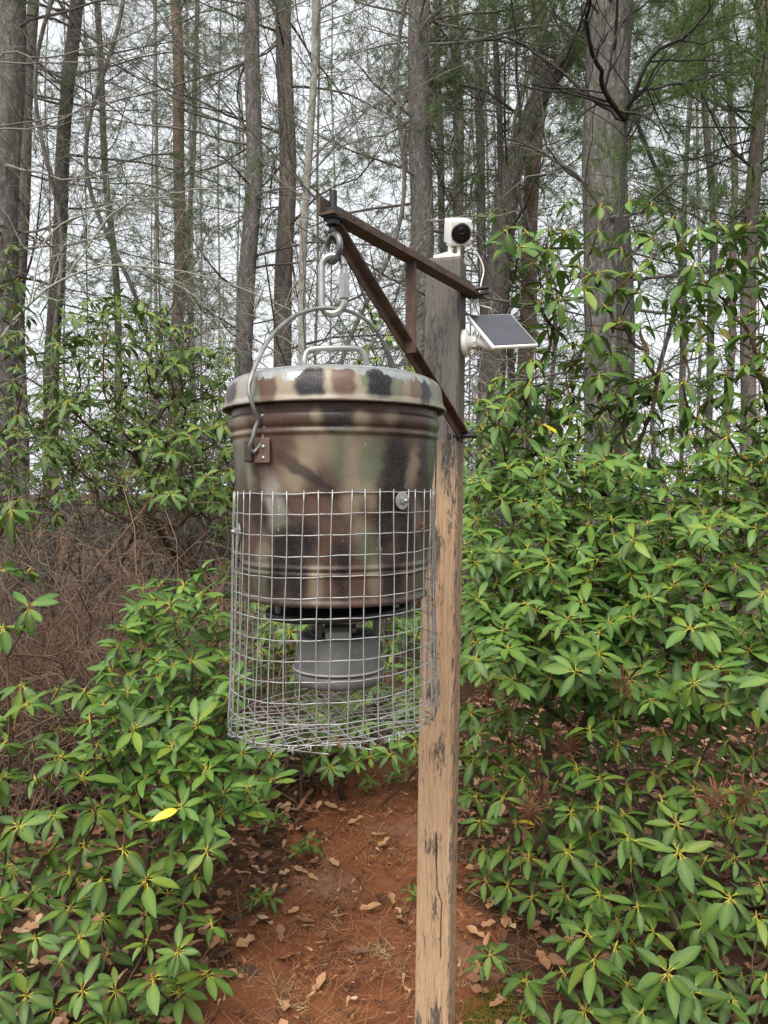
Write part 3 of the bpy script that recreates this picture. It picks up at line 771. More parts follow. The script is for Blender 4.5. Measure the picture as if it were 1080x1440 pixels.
# left
t1 = cat([tips_px([(205, 815), (285, 800), (330, 880), (330, 1000), (400, 1060), (390, 1120), (300, 1170), (190, 1120), (130, 1080), (150, 930)], 105, 22, lambda x, y: 2.75 - (y - 800) * .0011, .08),
          tips_px([(205, 850), (300, 850), (330, 1100), (160, 1100)], 44, 28, lambda x, y: 3.0)])
bush('bright upright laurel left of the wire cage', (-.72, 2.75), t1, .110, 'leaf_a', open_=(.8, 1.5), lift=.8, face=.40, yellow=[(222, 1190)])
t1 = cat([tips_px([(-40, 980), (120, 960), (160, 1110), (290, 1170), (310, 1300), (300, 1400), (180, 1440), (-40, 1460)], 64, 38, lambda x, y: 2.55 - (y - 1000) * .0010, .09),
          tips_px([(-40, 1000), (150, 1100), (280, 1200), (260, 1400), (-40, 1400)], 22, 44, lambda x, y: 2.9)])
bush('low shaded laurel over dead leaves in the left corner', (-1.0, 2.45), t1, .116, 'leaf_shade', open_=(1.15, 2.05), lift=.9)
t1 = cat([tips_px([(80, 430), (140, 400), (260, 440), (330, 490), (345, 560), (330, 720), (180, 700), (60, 640)], 190, 13, lambda x, y: 5.0 - (y - 400) * .001, .2),
          tips_px([(60, 460), (330, 500), (340, 720), (60, 700)], 110, 17, lambda x, y: 5.7)])
bush('rounded laurel behind the bare twigs left of the bucket', (-1.5, 5.1), t1, .125, 'leaf_c', open_=(1.1, 1.95), lift=.9, face=.35, bare=1)
t1 = tips_px([(-60, 300), (30, 330), (40, 460), (100, 560), (80, 740), (-60, 740)], 80, 20, lambda x, y: 4.4, .2)
bush('dark straggling laurel at the left frame edge', (-2.4, 4.5), t1, .125, 'leaf_c', k=(6, 9), open_=(1.3, 2.2), lift=1.0, bare=2)
t1 = P([15, 42, 40, 5, 30, -5], [715, 800, 850, 880, 960, 800], [2.7, 2.7, 2.6, 2.6, 2.6, 2.7])
bush('single arching laurel stem in front of the brown twigs', (-1.5, 2.75), t1, .125, 'leaf_a', k=(6, 8), open_=(1.5, 2.2), lift=1.0)
# middle: seen through the cage and above the lid
t1 = cat([tips_px([(330, 840), (620, 840), (640, 1070), (480, 1085), (390, 1060), (330, 980)], 110, 19, lambda x, y: 4.0 - (y - 840) * .0012, .1), tips_px([(300, 720), (660, 720), (650, 1000), (300, 980)], 90, 21, lambda x, y: 4.9)])
bush('green laurel seen through the wire cage', (-.30, 4.2), t1, .118, 'leaf_a', open_=(.95, 1.75), face=.45)
t1 = cat([tips_px([(500, 420), (560, 430), (600, 520), (640, 640), (640, 800), (520, 800), (480, 620)], 54, 20, lambda x, y: 5.4, .2), P([530, 545, 520, 580, 596], [440, 470, 455, 515, 530], 5.2)])
bush('tall laurel showing between the lid and the bracket', (.05, 5.6), t1, .125, 'leaf_c', open_=(1.3, 2.1), bare=1)
t1 = tips_px([(300, 520), (480, 560), (480, 800), (300, 800)], 70, 20, lambda x, y: 6.0, .2)
bush('laurel hidden mostly behind the bucket', (-1.0, 6.1), t1, .12, 'leaf_c', open_=(1.3, 2.1), bare=1)
t1 = tips_px([(650, 590), (1150, 560), (1150, 800), (650, 800)], 190, 18, lambda x, y: 5.2, .3)
bush('shaded laurel deep behind the mounds on the right', (1.6, 5.3), t1, .125, 'leaf_c', open_=(1.3, 2.1), keep=120, bare=1)
t1 = tips_px([(-60, 560), (340, 560), (340, 720), (-60, 740)], 120, 18, lambda x, y: 6.6, .3)
bush('shaded laurel deep behind the bare brown twigs', (-2.4, 6.7), t1, .125, 'leaf_c', open_=(1.3, 2.1), keep=60, bare=1)
for (x, y, hz, sz, lab) in [(432, 1185, .11, .085, 'solitary laurel seedling on bare path edge'), (388, 1150, .16, .07, 'laurel seedling just behind the solitary one'), (368, 1262, .09, .075, 'laurel seedling among dead leaves below the left shrubs'),
                            (575, 1255, .10, .06, 'tiny laurel seedling close left of the post'), (690, 1345, .16, .09, 'laurel seedling just right of the post foot'), (560, 1085, .14, .09, 'laurel seedling at the head of the path'), (520, 1100, .12, .07, 'shaded laurel seedling beside dead leaves at the path head')]:
    dd = (CH - hz) / ((y - 690) / F); c0 = P(x, y, dd)
    tp = np.array([c0 + [0, 0, .015], c0 + [.03, .02, -.02], c0 + [-.035, .01, -.03]])[:(2 if sz < .07 else 3)]
    bush(lab, (c0[0], c0[1] + .03), tp, sz, 'leaf_shade', k=(5, 7), open_=(1.0, 1.7), group='laurel seedlings', name='laurel_seedling')


# bare brown twiggy shrubs on the left
def twiggy(label, cx, cy, rx, ry, hgt, n, twig='twig_brown'):
    ro = root('bare_shrub', (cx, cy, ground_z(cx, cy)), label, 'shrub', 'bare twiggy shrubs')
    b = np.stack([rng.uniform(cx - rx, cx + rx, n), rng.uniform(cy - ry, cy + ry, n), np.zeros(n)], -1); b[:, 2] = ground_z(b[:, 0], b[:, 1]) - .01
    d = norm(np.stack([rng.normal(0, .45, n), rng.normal(0, .3, n), np.ones(n)], -1)); L = rng.uniform(.5, 1.05, n) * hgt; out = [b]
    for _ in range(7): out.append(out[-1] + d * (L / 7)[:, None]); d = norm(d + rng.normal(0, .25, (n, 3)) + [0, 0, -.03])
    A = np.stack(out, 1); sc_ = max(1, hgt / 1.7); R = sc_ * rng.uniform(.0035, .008, n)[:, None] * np.linspace(1, .4, 8)[None]
    B2, R2 = grow(A, R, 10, (.2 * sc_, .6 * sc_), (.5, 1.4), 6, .0, .38, rmin=.0024 * sc_); B3, R3 = grow(B2, R2, 4, (.10 * sc_, .34 * sc_), (.5, 1.3), 5, .02, .45, rmin=.0017 * sc_)
    V, Fs, rn = Tubes().add(A, R, 5).arrays(); part('stems', V, Fs, M[twig], ro, attrs={'rnd': rn})['kind'] = 'stuff'
    V, Fs, rn = Tubes().add(B2, R2, 4).add(B3, R3, 3).arrays(); part('twigs', V, Fs, M[twig], ro, attrs={'rnd': rn})['kind'] = 'stuff'


twiggy('tangled bare brown shrub between the laurels on the left', -1.30, 3.8, .55, .35, 1.75, 78)
twiggy('tangled bare brown shrub at the left frame edge', -2.0, 4.0, .5, .35, 1.7, 70, 'twig_brown')
twiggy('tangled bare brown shrub left of and behind the cage', -1.02, 3.95, .25, .3, 1.35, 46)
twiggy('low dead twigs heaped at the head of the path', -.30, 4.75, .40, .2, .42, 20, 'twig_grey')
twiggy('bare thicket behind the bucket and bracket', -.4, 8.2, 1.8, .5, 4.2, 54, 'twig_grey')
twiggy('bare thicket behind the solar panel', 1.8, 7.0, 1.8, .5, 3.8, 54, 'twig_grey')
twiggy('bare thicket behind the rounded laurel', -3.0, 7.6, 1.6, .5, 3.9, 54, 'twig_grey')

# ------------------------------------------------------------------ wooden post
PD, LEAN, YAW = 1.95, .0131, math.radians(-16)
ztop = float(P(628, 369, PD)[2]); pxb = float(P(628, 369, PD)[0]) - LEAN * ztop


def post_c(z): return np.array([pxb + LEAN * z, PD, z])


hs = .0445; cr = .006; per = []
def arc(cx, cy, a0): return [(cx + cr * math.cos(a0 + i * math.pi / 8), cy + cr * math.sin(a0 + i * math.pi / 8)) for i in range(5)]
e = hs - cr
per += arc(-e, -e, math.pi); per += [(x, -hs) for x in np.linspace(-e, e, 72)[1:-1]]
per += arc(e, -e, 1.5 * math.pi); per += [(hs, y) for y in np.linspace(-e, e, 22)[1:-1]]
per += arc(e, e, 0); per += [(x, hs) for x in np.linspace(e, -e, 14)[1:-1]]
per += arc(-e, e, .5 * math.pi); per += [(-hs, y) for y in np.linspace(e, -e, 22)[1:-1]]
per = np.array(per); K = len(per); zs = np.arange(0, ztop + 1e-6, ztop / 240); nz = len(zs)
Xl = np.repeat(per[None, :, 0], nz, 0); Yl = np.repeat(per[None, :, 1], nz, 0); Zl = np.repeat(zs[:, None], K, 1)
front = Yl < -hs + .004; u = (Xl + hs) / (2 * hs); ypx = 690 - (Zl - CH) * F / PD
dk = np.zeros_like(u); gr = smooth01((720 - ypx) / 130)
for (uc, yc, ru, ry, am) in [(.35, 500, .4, 60, .75), (.75, 430, .25, 70, .5), (.2, 400, .2, 40, .45), (.72, 640, .24, 70, .85), (.35, 600, .25, 40, .5), (.85, 720, .15, 60, .65), (.35, 775, .30, 48, .95), (.22, 850, .2, 16, .7), (.35, 905, .24, 24, .8),
                             (.42, 970, .28, 20, .85), (.6, 1050, .25, 34, .8), (.35, 1060, .2, 22, .5), (.45, 1186, .3, 22, .85), (.55, 1275, .2, 30, .65), (.5, 1322, .3, 22, .55), (.6, 1428, .3, 26, .95), (.1, 1440, .15, 20, .8), (.4, 1130, .12, 40, .45), (.5, 1500, .5, 30, .9)]:
    dk = np.maximum(dk, am * .95 * np.exp(-((u - uc) / ru) ** 2 * .8 - ((ypx - yc) / ry) ** 2 * .6))
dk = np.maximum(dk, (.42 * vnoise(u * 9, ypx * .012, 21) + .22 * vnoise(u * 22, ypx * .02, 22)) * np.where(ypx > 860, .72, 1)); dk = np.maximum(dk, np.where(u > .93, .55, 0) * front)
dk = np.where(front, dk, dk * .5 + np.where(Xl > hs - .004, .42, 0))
ck = np.zeros_like(u)
for pts_ in ([(.32, 560), (.36, 610), (.38, 640), (.38, 730)], [(.55, 1165), (.57, 1210), (.60, 1245), (.74, 1265), (.72, 1300), (.74, 1345)]):
    pa = np.array(pts_); uc = np.interp(ypx, pa[:, 1], pa[:, 0]); on = (ypx > pa[0, 1]) & (ypx < pa[-1, 1]) & front
    ck = np.maximum(ck, np.where(on, np.clip(1.5 - np.abs(u - uc) / .013, 0, 1), 0))
rough = .0012 * (vnoise(Xl * 600 + Yl * 400, Zl * 9, 2) - .5) + .0012 * (vnoise(Xl * 140, Zl * 3, 5) - .5)
nx = norm(np.stack([Xl, Yl], -1))
Xo = Xl + nx[..., 0] * rough; Yo = Yl + nx[..., 1] * rough + ck * .006
V = np.stack([Xo, Yo, Zl], -1).reshape(-1, 3)
i = np.arange(nz - 1)[:, None] * K; j = np.arange(K)[None]; j2 = (j + 1) % K
f = np.stack([i + j, i + j2, i + K + j2, i + K + j], -1).reshape(-1, 4)
V = np.concatenate([V, [[0, 0, ztop + .001]]]); cap = np.array([((nz - 1) * K + q, (nz - 1) * K + (q + 1) % K, nz * K) for q in range(K)])
s = N('weathered_painted_post'); g1 = s.noise(2.0, s.scaled((230, 230, 7)), 7, .7); g2 = s.noise(3.0, s.scaled((60, 60, 3.5)), 6, .65); g3 = s.ramp(s.noise(1.0, s.scaled((170, 170, 30)), 8, .8), [(.36, (0,) * 3), (.64, (1,) * 3)])
c = s.ramp(g2, [(.3, (.31, .20, .118)), (.6, (.43, .29, .175)), (.8, (.48, .335, .215))])
c = s.mix(s.math('MULTIPLY', s.ramp(g1, [(.50, (0,) * 3), (.68, (1,) * 3)]), .75), c, (.17, .11, .066))
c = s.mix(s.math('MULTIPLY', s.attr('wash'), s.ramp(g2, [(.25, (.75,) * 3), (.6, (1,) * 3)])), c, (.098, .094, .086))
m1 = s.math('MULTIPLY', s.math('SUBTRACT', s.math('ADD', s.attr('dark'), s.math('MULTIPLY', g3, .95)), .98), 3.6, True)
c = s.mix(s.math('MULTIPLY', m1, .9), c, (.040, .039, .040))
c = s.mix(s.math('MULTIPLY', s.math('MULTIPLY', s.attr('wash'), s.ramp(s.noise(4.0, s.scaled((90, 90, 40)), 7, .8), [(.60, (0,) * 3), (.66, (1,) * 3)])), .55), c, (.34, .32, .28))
c = s.mix(s.attr('crack'), c, (.035, .022, .014))
s.set(Base_Color=c, Roughness=.8, Specular_IOR_Level=.25); s.bump(g1, .35, .002)
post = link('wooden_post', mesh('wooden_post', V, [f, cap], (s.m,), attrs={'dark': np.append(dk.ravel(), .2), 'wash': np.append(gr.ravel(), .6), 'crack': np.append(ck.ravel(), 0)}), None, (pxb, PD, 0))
post.rotation_euler = (0, math.atan(LEAN), YAW)
post.rotation_euler = (Matrix.Rotation(math.atan(LEAN), 4, 'Y') @ Matrix.Rotation(YAW, 4, 'Z')).to_euler()
tag(post, 'square weathered wooden post with tan and black worn paint', 'post')


def post_pt(lx, ly, z):
    c_ = post_c(z); return np.array([c_[0] + lx * math.cos(YAW) - ly * math.sin(YAW), c_[1] + lx * math.sin(YAW) + ly * math.cos(YAW), z])


# ------------------------------------------------------------------ rusty swing bracket
s = N('rusty_iron'); n1 = s.noise(26, None, 8, .7)
s.set(Base_Color=s.ramp(n1, [(.3, (.040, .028, .024)), (.5, (.088, .052, .038)), (.7, (.15, .088, .062))]), Roughness=.75, Metallic=.25); s.bump(s.noise(180), .35, .002); M['rust'] = s.m
M['iron'] = mat_plain('dark_iron', (.035, .034, .036), .5, .6, .4, 80, .2)
M['steel'] = mat_plain('worn_dark_steel', (.13, .13, .13), .42, .6, .4, 60, .2)
M['bail'] = mat_plain('dull_bail_rod', (.21, .205, .195), .45, .6, .35, 50, .15)
M['zinc'] = mat_plain('galvanised_steel', (.32, .32, .30), .40, .75, .25, 70, .1)
M['zinc_dull'] = mat_plain('dull_galvanised_wire', (.36, .36, .35), .45, .55, .3, 40, .1)
zA = 1.6 + (690 - 411) / F * 1.88
Q = post_pt(hs, -hs, zA); ad = np.array([-.5, -.866, 0.]); an_ = np.array([.866, -.5, 0.]); up = np.array([0, 0, 1.])
Q = Q - an_ * .0012


def angle_bar(p0, p1, e1, e2, w1, w2, th):
    """L-section bar from p0 to p1: one leg along e1, the other along e2"""
    sec = [(0, 0), (w1, 0), (w1, th), (th, th), (th, w2), (0, w2)]
    V = [np.asarray(p) + e1 * a + e2 * b for p in (p0, p1) for a, b in sec]
    Fq = [(i, (i + 1) % 6, 6 + (i + 1) % 6, 6 + i) for i in range(6)] + [(0, 3, 2, 1), (0, 5, 4, 3), (6, 7, 8, 9), (6, 9, 10, 11)]
    return np.array(V), np.array(Fq)


br = root('bracket', Q + up * 0, 'rusty angle iron bracket reaching out from the post', 'bracket')
V, f = angle_bar(Q - ad * .085, Q + ad * .605, an_, up, .034, .034, .0045); part('arm', V, f, M['rust'], br, False)
zB = 1.6 + (690 - 612) / F * 1.88
dtop = Q + ad * .565 - up * .002; dbot = Q + up * (zB - zA) - ad * .02
dd_ = norm(dtop - dbot); dn = np.cross(an_, dd_); dn = dn if dn[2] > 0 else -dn
V, f = angle_bar(dbot + an_ * .0005, dtop + an_ * .0005, an_, -dn, .022, .022, .004); part('diagonal_brace', V, f, M['rust'], br, False)
sv_ = .287; a = Q + ad * sv_; zb_ = float(np.interp(sv_, [-.02, .565], [dbot[2], dtop[2]]))
V, f = rbox((.005, .024, float(zA - zb_) + .03), .0008, basis((a + an_ * .0165) * [1, 1, 0] + [0, 0, (zA + zb_) / 2 - .012], ad, an_, up)); part('upright_strut', V, f, M['rust'], br, False)


def bolt(name, p, ax, r, L, m, parent, head=None, hr=None):
    V, f = solid([(r, 0), (r, L)], 12, p, ax); o = part(name, V, f, m, parent)
    if hr:
        V, f = solid([(hr, -head), (hr, 0)], 6, p, ax); part('bolt_head', V, f, m, o, False)
    return o


for zz in (zA + .016, zA + .003):
    bolt('bolt', Q - ad * .05 + up * (zz - zA) - an_ * .03, an_, .0045, .085, M['iron'], br)
for zz in (zB + .004,):
    bolt('bolt', Q + ad * .0 + up * (zz - zA) - an_ * .02 - up * .006, an_, .006, .065, M['iron'], br, .010, .011)
V, f = rbox((.05, .004, .045), .0005, basis(Q - ad * .045 - an_ * .003 + up * .02, ad, an_, up)); part('fixing_plate', V, f, M['iron'], br, False)
for sx in (.10, .29, .50):
    bolt('rivet', Q + ad * sx + an_ * .004 + up * .024, an_, .0045, .005, M['iron'], br)

# ------------------------------------------------------------------ eye bolt and quick link
Hh = Q + ad * .582 + an_ * .017; hx, hy = float(Hh[0]), float(Hh[1])
eb = root('eye_bolt', (hx, hy, zA - .06), 'dark threaded eye bolt through the bracket tip', 'eye bolt')
zth = np.arange(0, .052, .0011); V, f = solid([(.0065 + .0007 * (q % 2), z) for q, z in enumerate(zth)], 16, (hx, hy, zA - .004), up); part('shank', V, f, M['iron'], eb)
V, f = solid([(.012, 0), (.0125, .001), (.0125, .010), (.012, .011)], 6, (hx, hy, zA + .0046), up); part('nut', V, f, M['iron'], eb, False)
V, f = solid([(.012, 0), (.0135, .001), (.0135, .012), (.012, .013)], 6, (hx, hy, zA - .0135), up); part('nut', V, f, M['iron'], eb, False)
V, f = solid([(.018, 0), (.018, .003)], 20, (hx, hy, zA - .0032), up); part('washer', V, f, M['iron'], eb, False)
ER = .0235; ec = np.array([hx, hy, zA - .030 - ER])
ea = np.linspace(0, 2 * math.pi, 41); ex = norm(np.array([.55, -.83, 0])); pts = ec + ER * (np.cos(ea)[:, None] * up + np.sin(ea)[:, None] * ex)
V, f = tube([[hx, hy, zA - .013], [hx, hy, zA - .036]], [.0058, .0058], 10); part('neck', V, f, M['iron'], eb)
V, f = tube(ec + ER * (np.cos(ea)[:, None] * up + np.sin(ea)[:, None] * ex), np.full(41, .0058), 10); part('eye', V, f, M['steel'], eb)

lk = root('quick_link', (hx, hy, ec[2] - ER - .10), 'galvanised oval quick link with threaded sleeve below eye bolt', 'quick link')
lt = ec[2] - ER + .0105; LH, LW, lr = .103, .0205, .0066
lx = norm(np.array([.985, -.17, 0])); lc = np.array([hx - .001, hy, 0])
seq = [(LW * math.cos(t), LW * math.sin(t)) for t in np.linspace(0, math.pi, 15)]
st = [(a, b - LW + 0) for a, b in seq]; sb = [(-a, -b - LH + LW) for a, b in seq]
loop = np.array(st + sb + [st[0]]); pts = lc + np.array([0, 0, 1.]) * (lt + loop[:, 1:2] - 0) + lx * loop[:, 0:1]
V, f = tube(pts, np.full(len(pts), lr), 10); part('link_loop', V, f, M['zinc'], lk)
V, f = solid([(.0086, 0), (.0102, .002), (.0102, .044), (.0086, .046)], 6, lc + lx * LW + up * (lt - LH * .5 - .027), up); part('threaded_sleeve', V, f, M['zinc'], lk, False)

# ------------------------------------------------------------------ the hanging bucket feeder
CX, CY, MP = -.0885, 1.39, 1.39 / F
def zy(y): return CH + (690 - y) * MP
def zc(y): return CH + (690 - y) * MP * (.955 if y < 690 else (.915 if y < 853 else .915 + .05 * min(1, (y - 853) / 60)))
def yc(z):
    h = (CH - z) / MP; return np.where(h < 0, 690 + h / .955, 690 + h / .915)
CAN = np.array([CX, CY, 0])
fd = root('bucket_feeder', (CX, CY, zy(1040)), 'camouflage painted metal bucket feeder hanging with a wire cage below', 'feeder')

TAN, BRN, DBR, BLK, GRN, GRY = (.30, .24, .165), (.098, .054, .040), (.050, .031, .025), (.011, .011, .014), (.105, .130, .082), (.30, .29, .25)
# sprayed camouflage: (x, y, rx, ry, turn degrees, colour, opacity) in photo pixels over the front
SPRAY = [(345, 610, 16, 26, 0, TAN, .6), (352, 660, 12, 40, 5, GRN, .8), (362, 676, 10, 22, -10, TAN, .55), (348, 700, 9, 40, 0, DBR, .7), (372, 700, 10, 60, 0, BLK, .55), (395, 705, 13, 38, -12, GRY, .8), (402, 735, 10, 30, -5, GRN, .6),
         (425, 672, 28, 30, 0, TAN, .75), (440, 642, 24, 34, 10, TAN, .8), (470, 625, 18, 40, 0, TAN, .55), (435, 665, 46, 7, 32, BLK, .8), (460, 690, 22, 10, 20, BLK, .55), (480, 600, 22, 16, 0, BLK, .9), (455, 595, 9, 14, 0, TAN, .7), (515, 597, 12, 14, 0, TAN, .7), (555, 595, 13, 12, 0, TAN, .5),
         (492, 645, 18, 34, 0, GRN, .55), (510, 650, 22, 42, 0, TAN, .62), (527, 655, 16, 34, 15, GRN, .75), (505, 690, 20, 20, 0, TAN, .6), (560, 672, 17, 62, 4, BLK, .92), (583, 660, 9, 34, 8, TAN, .7), (600, 658, 10, 50, 5, BLK, .8), (610, 640, 6, 70, 0, GRN, .7),
         (410, 765, 17, 26, 0, BLK, .9), (440, 755, 19, 24, 0, BLK, .9), (450, 712, 24, 22, 0, BRN, .7), (466, 765, 14, 30, 0, BRN, .6), (500, 712, 16, 20, 0, TAN, .65), (526, 698, 12, 22, 0, TAN, .6), (512, 745, 14, 24, 0, TAN, .6), (524, 770, 14, 28, 0, GRN, .7), (485, 785, 14, 28, 0, BLK, .85), (545, 735, 12, 40, 0, BLK, .8), (575, 760, 12, 40, 0, BLK, .8), (590, 730, 8, 30, 0, TAN, .45), (598, 770, 8, 40, 0, DBR, .8),
         (358, 770, 10, 40, 0, BRN, .8), (378, 780, 12, 40, 0, TAN, .62), (372, 812, 14, 26, 0, GRN, .6), (395, 815, 11, 34, 0, BLK, .85), (425, 812, 14, 34, 0, BLK, .9), (452, 818, 13, 34, 0, TAN, .72), (478, 818, 10, 34, 0, BRN, .6), (490, 815, 10, 30, 0, BLK, .75), (508, 820, 13, 30, 0, BRN, .8), (532, 810, 12, 32, 0, TAN, .65), (556, 815, 11, 34, 0, BLK, .85), (578, 812, 8, 30, 0, BRN, .7), (592, 812, 9, 34, 0, GRN, .7), (415, 640, 14, 16, 0, BRN, .6), (385, 645, 13, 40, 0, BRN, .55)]
LIDSP = [(332, 552, 8, 20, 0, BLK, .85), (358, 556, 14, 22, 0, GRY, .7), (375, 560, 6, 16, 0, GRN, .8), (388, 556, 13, 20, -15, BRN, .95), (412, 556, 12, 24, 0, TAN, .7), (448, 550, 20, 20, 0, BLK, 1.), (474, 550, 9, 22, 0, TAN, .8), (492, 550, 16, 22, 0, BRN, .95), (514, 552, 9, 20, 0, TAN, .7), (520, 546, 6, 14, 0, GRN, .8), (540, 549, 17, 22, 0, BLK, 1.), (562, 552, 8, 20, 0, GRN, .8), (582, 552, 13, 18, 0, BRN, .75), (575, 556, 6, 16, 0, TAN, .6), (600, 552, 7, 22, 0, BLK, .95), (614, 556, 8, 20, 0, GRN, .6)]


def spray(Vw, sprays, basec, hard=1.0):
    """paint colour per vertex (world coordinates round the bucket axis); the pattern carries on, shifted, round the back"""
    dx, dy = Vw[:, 0] - CX, Vw[:, 1] - CY; rr = np.hypot(dx, dy); th = np.arctan2(dx, -dy)
    back = np.abs(th) > math.pi / 2
    xs = 470 + dx / MP * (1 + .10 * np.cos(th)) ; xs = np.where(back, 940 - xs + 21, xs); ysx = yc(Vw[:, 2])
    xs = xs + 5 * (vnoise(xs * .12, ysx * .12, 1) - .5); ysx = ysx + 8 * (vnoise(xs * .09, ysx * .09, 2) - .5)
    c_ = np.tile(np.array(basec, float), (len(Vw), 1))
    for (x, y, rx, ry, tn, cc, op) in sprays:
        op = op * .82 if cc is TAN else op
        a = math.radians(tn); ux = (xs - x) * math.cos(a) + (ysx - y) * math.sin(a); uy = -(xs - x) * math.sin(a) + (ysx - y) * math.cos(a)
        pw = 2 if hard < 1.5 else 4; m_ = op * smooth01((.28 if cc is TAN else .55) + hard * (1.0 - ((np.abs(ux) / rx) ** pw + (np.abs(uy) / ry) ** pw) ** (1 / pw)))
        c_ += (np.array(cc) - c_) * m_[:, None]
    return c_


def camo_mat(name, bare=False):
    s = N(name); c = s.attr('paint', 'Color')
    sp = s.noise(420, None, 3, .7); c = s.mix(s.math('MULTIPLY', s.ramp(sp, [(.52, (0,) * 3), (.66, (1,) * 3)]), .30), c, (.22, .17, .12))
    sp2 = s.noise(500, s.scaled((1, 1, 1.1)), 3, .7); c = s.mix(s.math('MULTIPLY', s.ramp(sp2, [(.55, (0,) * 3), (.66, (1,) * 3)]), .35), c, (.035, .030, .028))
    scr = s.noise(9, s.scaled((3.2, 3.2, 1.1)), 9, .85); chip = s.ramp(scr, [(.63, (0,) * 3), (.64, (1,) * 3)])
    c = s.mix(s.math('MULTIPLY', chip, .8), c, (.50, .50, .48))
    met, rg = .05, .33
    if bare:
        b = s.math('ADD', s.math('MULTIPLY', s.math('ADD', s.math('SUBTRACT', s.attr('bare'), .5), s.math('MULTIPLY', s.math('SUBTRACT', s.noise(55, s.scaled((1, 1, .6)), 8, .75), .5), 1.3)), 16), .5, True); z = s.ramp(s.noise(35, None, 8, .75), [(.3, (.19, .20, .20)), (.55, (.30, .31, .31)), (.75, (.42, .43, .42))])
        c = s.mix(b, c, z); met = s.math('ADD', s.math('MULTIPLY', b, .35), .12)
    s.set(Base_Color=c, Roughness=s.ramp(s.noise(20), [(.3, (rg - .07,) * 3), (.7, (rg + .14,) * 3)]), Metallic=met, Specular_IOR_Level=.24)
    s.bump(s.noise(240, None, 4), .10, .001); return s.m


prof = []
def rcan(y): return np.interp(y, [560, 625, 692, 838], [.1845, .1815, .1755, .1625])
for y in np.arange(556, 851.1, 1.9):
    r = float(rcan(y))
    r += .0052 * max(0, 1 - ((y - 597) / 9.5) ** 2) ** .6 + .0034 * max(0, 1 - ((y - 613.5) / 3.6) ** 2) ** .6
    r += .0034 * max(0, 1 - ((y - 797) / 3.6) ** 2) ** .6 + .0030 * max(0, 1 - ((y - 806) / 3.4) ** 2) ** .6 + .0035 * max(0, 1 - ((y - 846.5) / 4.2) ** 2) ** .5
    prof.append((r, zc(y) - 0))
prof += [(.158, zc(851)), (.155, zc(846)), (.05, zc(846)), (1e-5, zc(846))]
V, f = lathe(prof, 240, CAN)
th = np.arctan2(V[:, 0] - CX, -(V[:, 1] - CY)); zz = (yc(V[:, 2]))
seam = np.exp(-((th + .60 + (zz - 640) * .0001) / .014) ** 2) * (zz > 565); dent = .0022 * (vnoise(th * 2.5, zz * .02, 8) - .5) * np.clip((zz - 620) / 30, 0, 1)
rd_ = np.stack([np.sin(th), -np.cos(th), 0 * th], -1); V = V + rd_ * (seam * .0022 + dent)[:, None]
pc_ = spray(V, SPRAY, (.070, .044, .034), 1.05)
part('bucket_body', V, f, camo_mat('camouflage_paint'), fd, attrs={'paint': pc_})
lp = [(.186, zc(566)), (.196, zc(567)), (.1985, zc(571)), (.2005, zc(574)), (.2000, zc(577)), (.197, zc(574)), (.1955, zc(568)), (.1945, zc(560)), (.193, zc(552)), (.191, zc(545)), (.187, zc(538)), (.180, zc(533.5)), (.172, zc(530.5)), (.160, zc(528)), (.156, zc(526)), (.150, zc(526.2)), (.13, zc(524)), (.10, zc(520.5)), (.06, zc(517.5)), (.02, zc(516.5)), (1e-5, zc(516.3))]
fine = spline(np.array(lp[5:]), 70)
lid_prof = lp[:5] + [tuple(q) for q in fine]; V, f = lathe(np.maximum(np.array(lid_prof), [[1e-5, 0]]), 300, CAN)
th = np.arctan2(V[:, 0] - CX, -(V[:, 1] - CY)); yy = yc(V[:, 2])
V = V + np.stack([np.sin(th), -np.cos(th), 0 * th], -1) * (.0016 * (vnoise(th * 3, yy * .05, 4) - .5))[:, None]
edge_ = 536 + 18 * (vnoise(th * 7, yy * 0, 3) - .3) + 12 * (vnoise(th * 26, yy * .1, 6) - .5) + 4 * (vnoise(th * 70, yy * .3, 9) - .5)
bare_ = np.clip((edge_ - yy) / 22 + .5, 0, 1); bare_ = np.where(yy > 572, .46, bare_)
lid = part('lid', V, f, camo_mat('worn_camouflage_lid', True), fd, attrs={'paint': spray(V, LIDSP, (.24, .21, .165), 2.2), 'bare': bare_})
hp = np.array([P(429, 522, 1.36), P(428, 508, 1.36), P(431, 496, 1.365), P(441, 491, 1.368), P(470, 489.5, 1.375), P(497, 490, 1.385), P(508, 493, 1.39), P(513, 502, 1.392), P(516, 522, 1.395)])
V, f = tube(spline(hp, 40), np.full(40, .0052), 10); part('lid_handle', V, f, M['zinc'], lid)

# bail: front-left ear, over the lid, through the link, down to the back-right ear
left = np.array([P(369, 582, 1.236), P(372.5, 601, 1.240), P(370, 618, 1.243), P(362, 631, 1.243), P(355, 636, 1.240), P(351.5, 628, 1.236), P(355, 618, 1.234), P(358.5, 604, 1.234), P(363, 591, 1.232), P(358.5, 579, 1.226), P(353, 562, 1.222), P(350, 546, 1.223), P(355, 526, 1.232), P(367, 498, 1.262), P(385, 469, 1.302), P(413, 445, 1.345), P(440, 435, 1.372)])
apex = np.array([CX + .004, CY, zy(431.5)])
right = left[::-1][:-6].copy(); right[:, 0] = 2 * CX - right[:, 0]; right[:, 1] = 2 * CY - right[:, 1]
link_low = np.array([lc[0], lc[1], lt - LH + lr])
apex = np.array([link_low[0], link_low[1], link_low[2] + .0034])
V, f = tube(spline(np.concatenate([left, [apex], right]), 150), np.full(150, .0036), 9); part('bail_handle', V, f, M['bail'], fd)
M['camo_plain'] = mat_plain('painted_ear', (.12, .075, .055), .5, .2, .35, 60, .2)
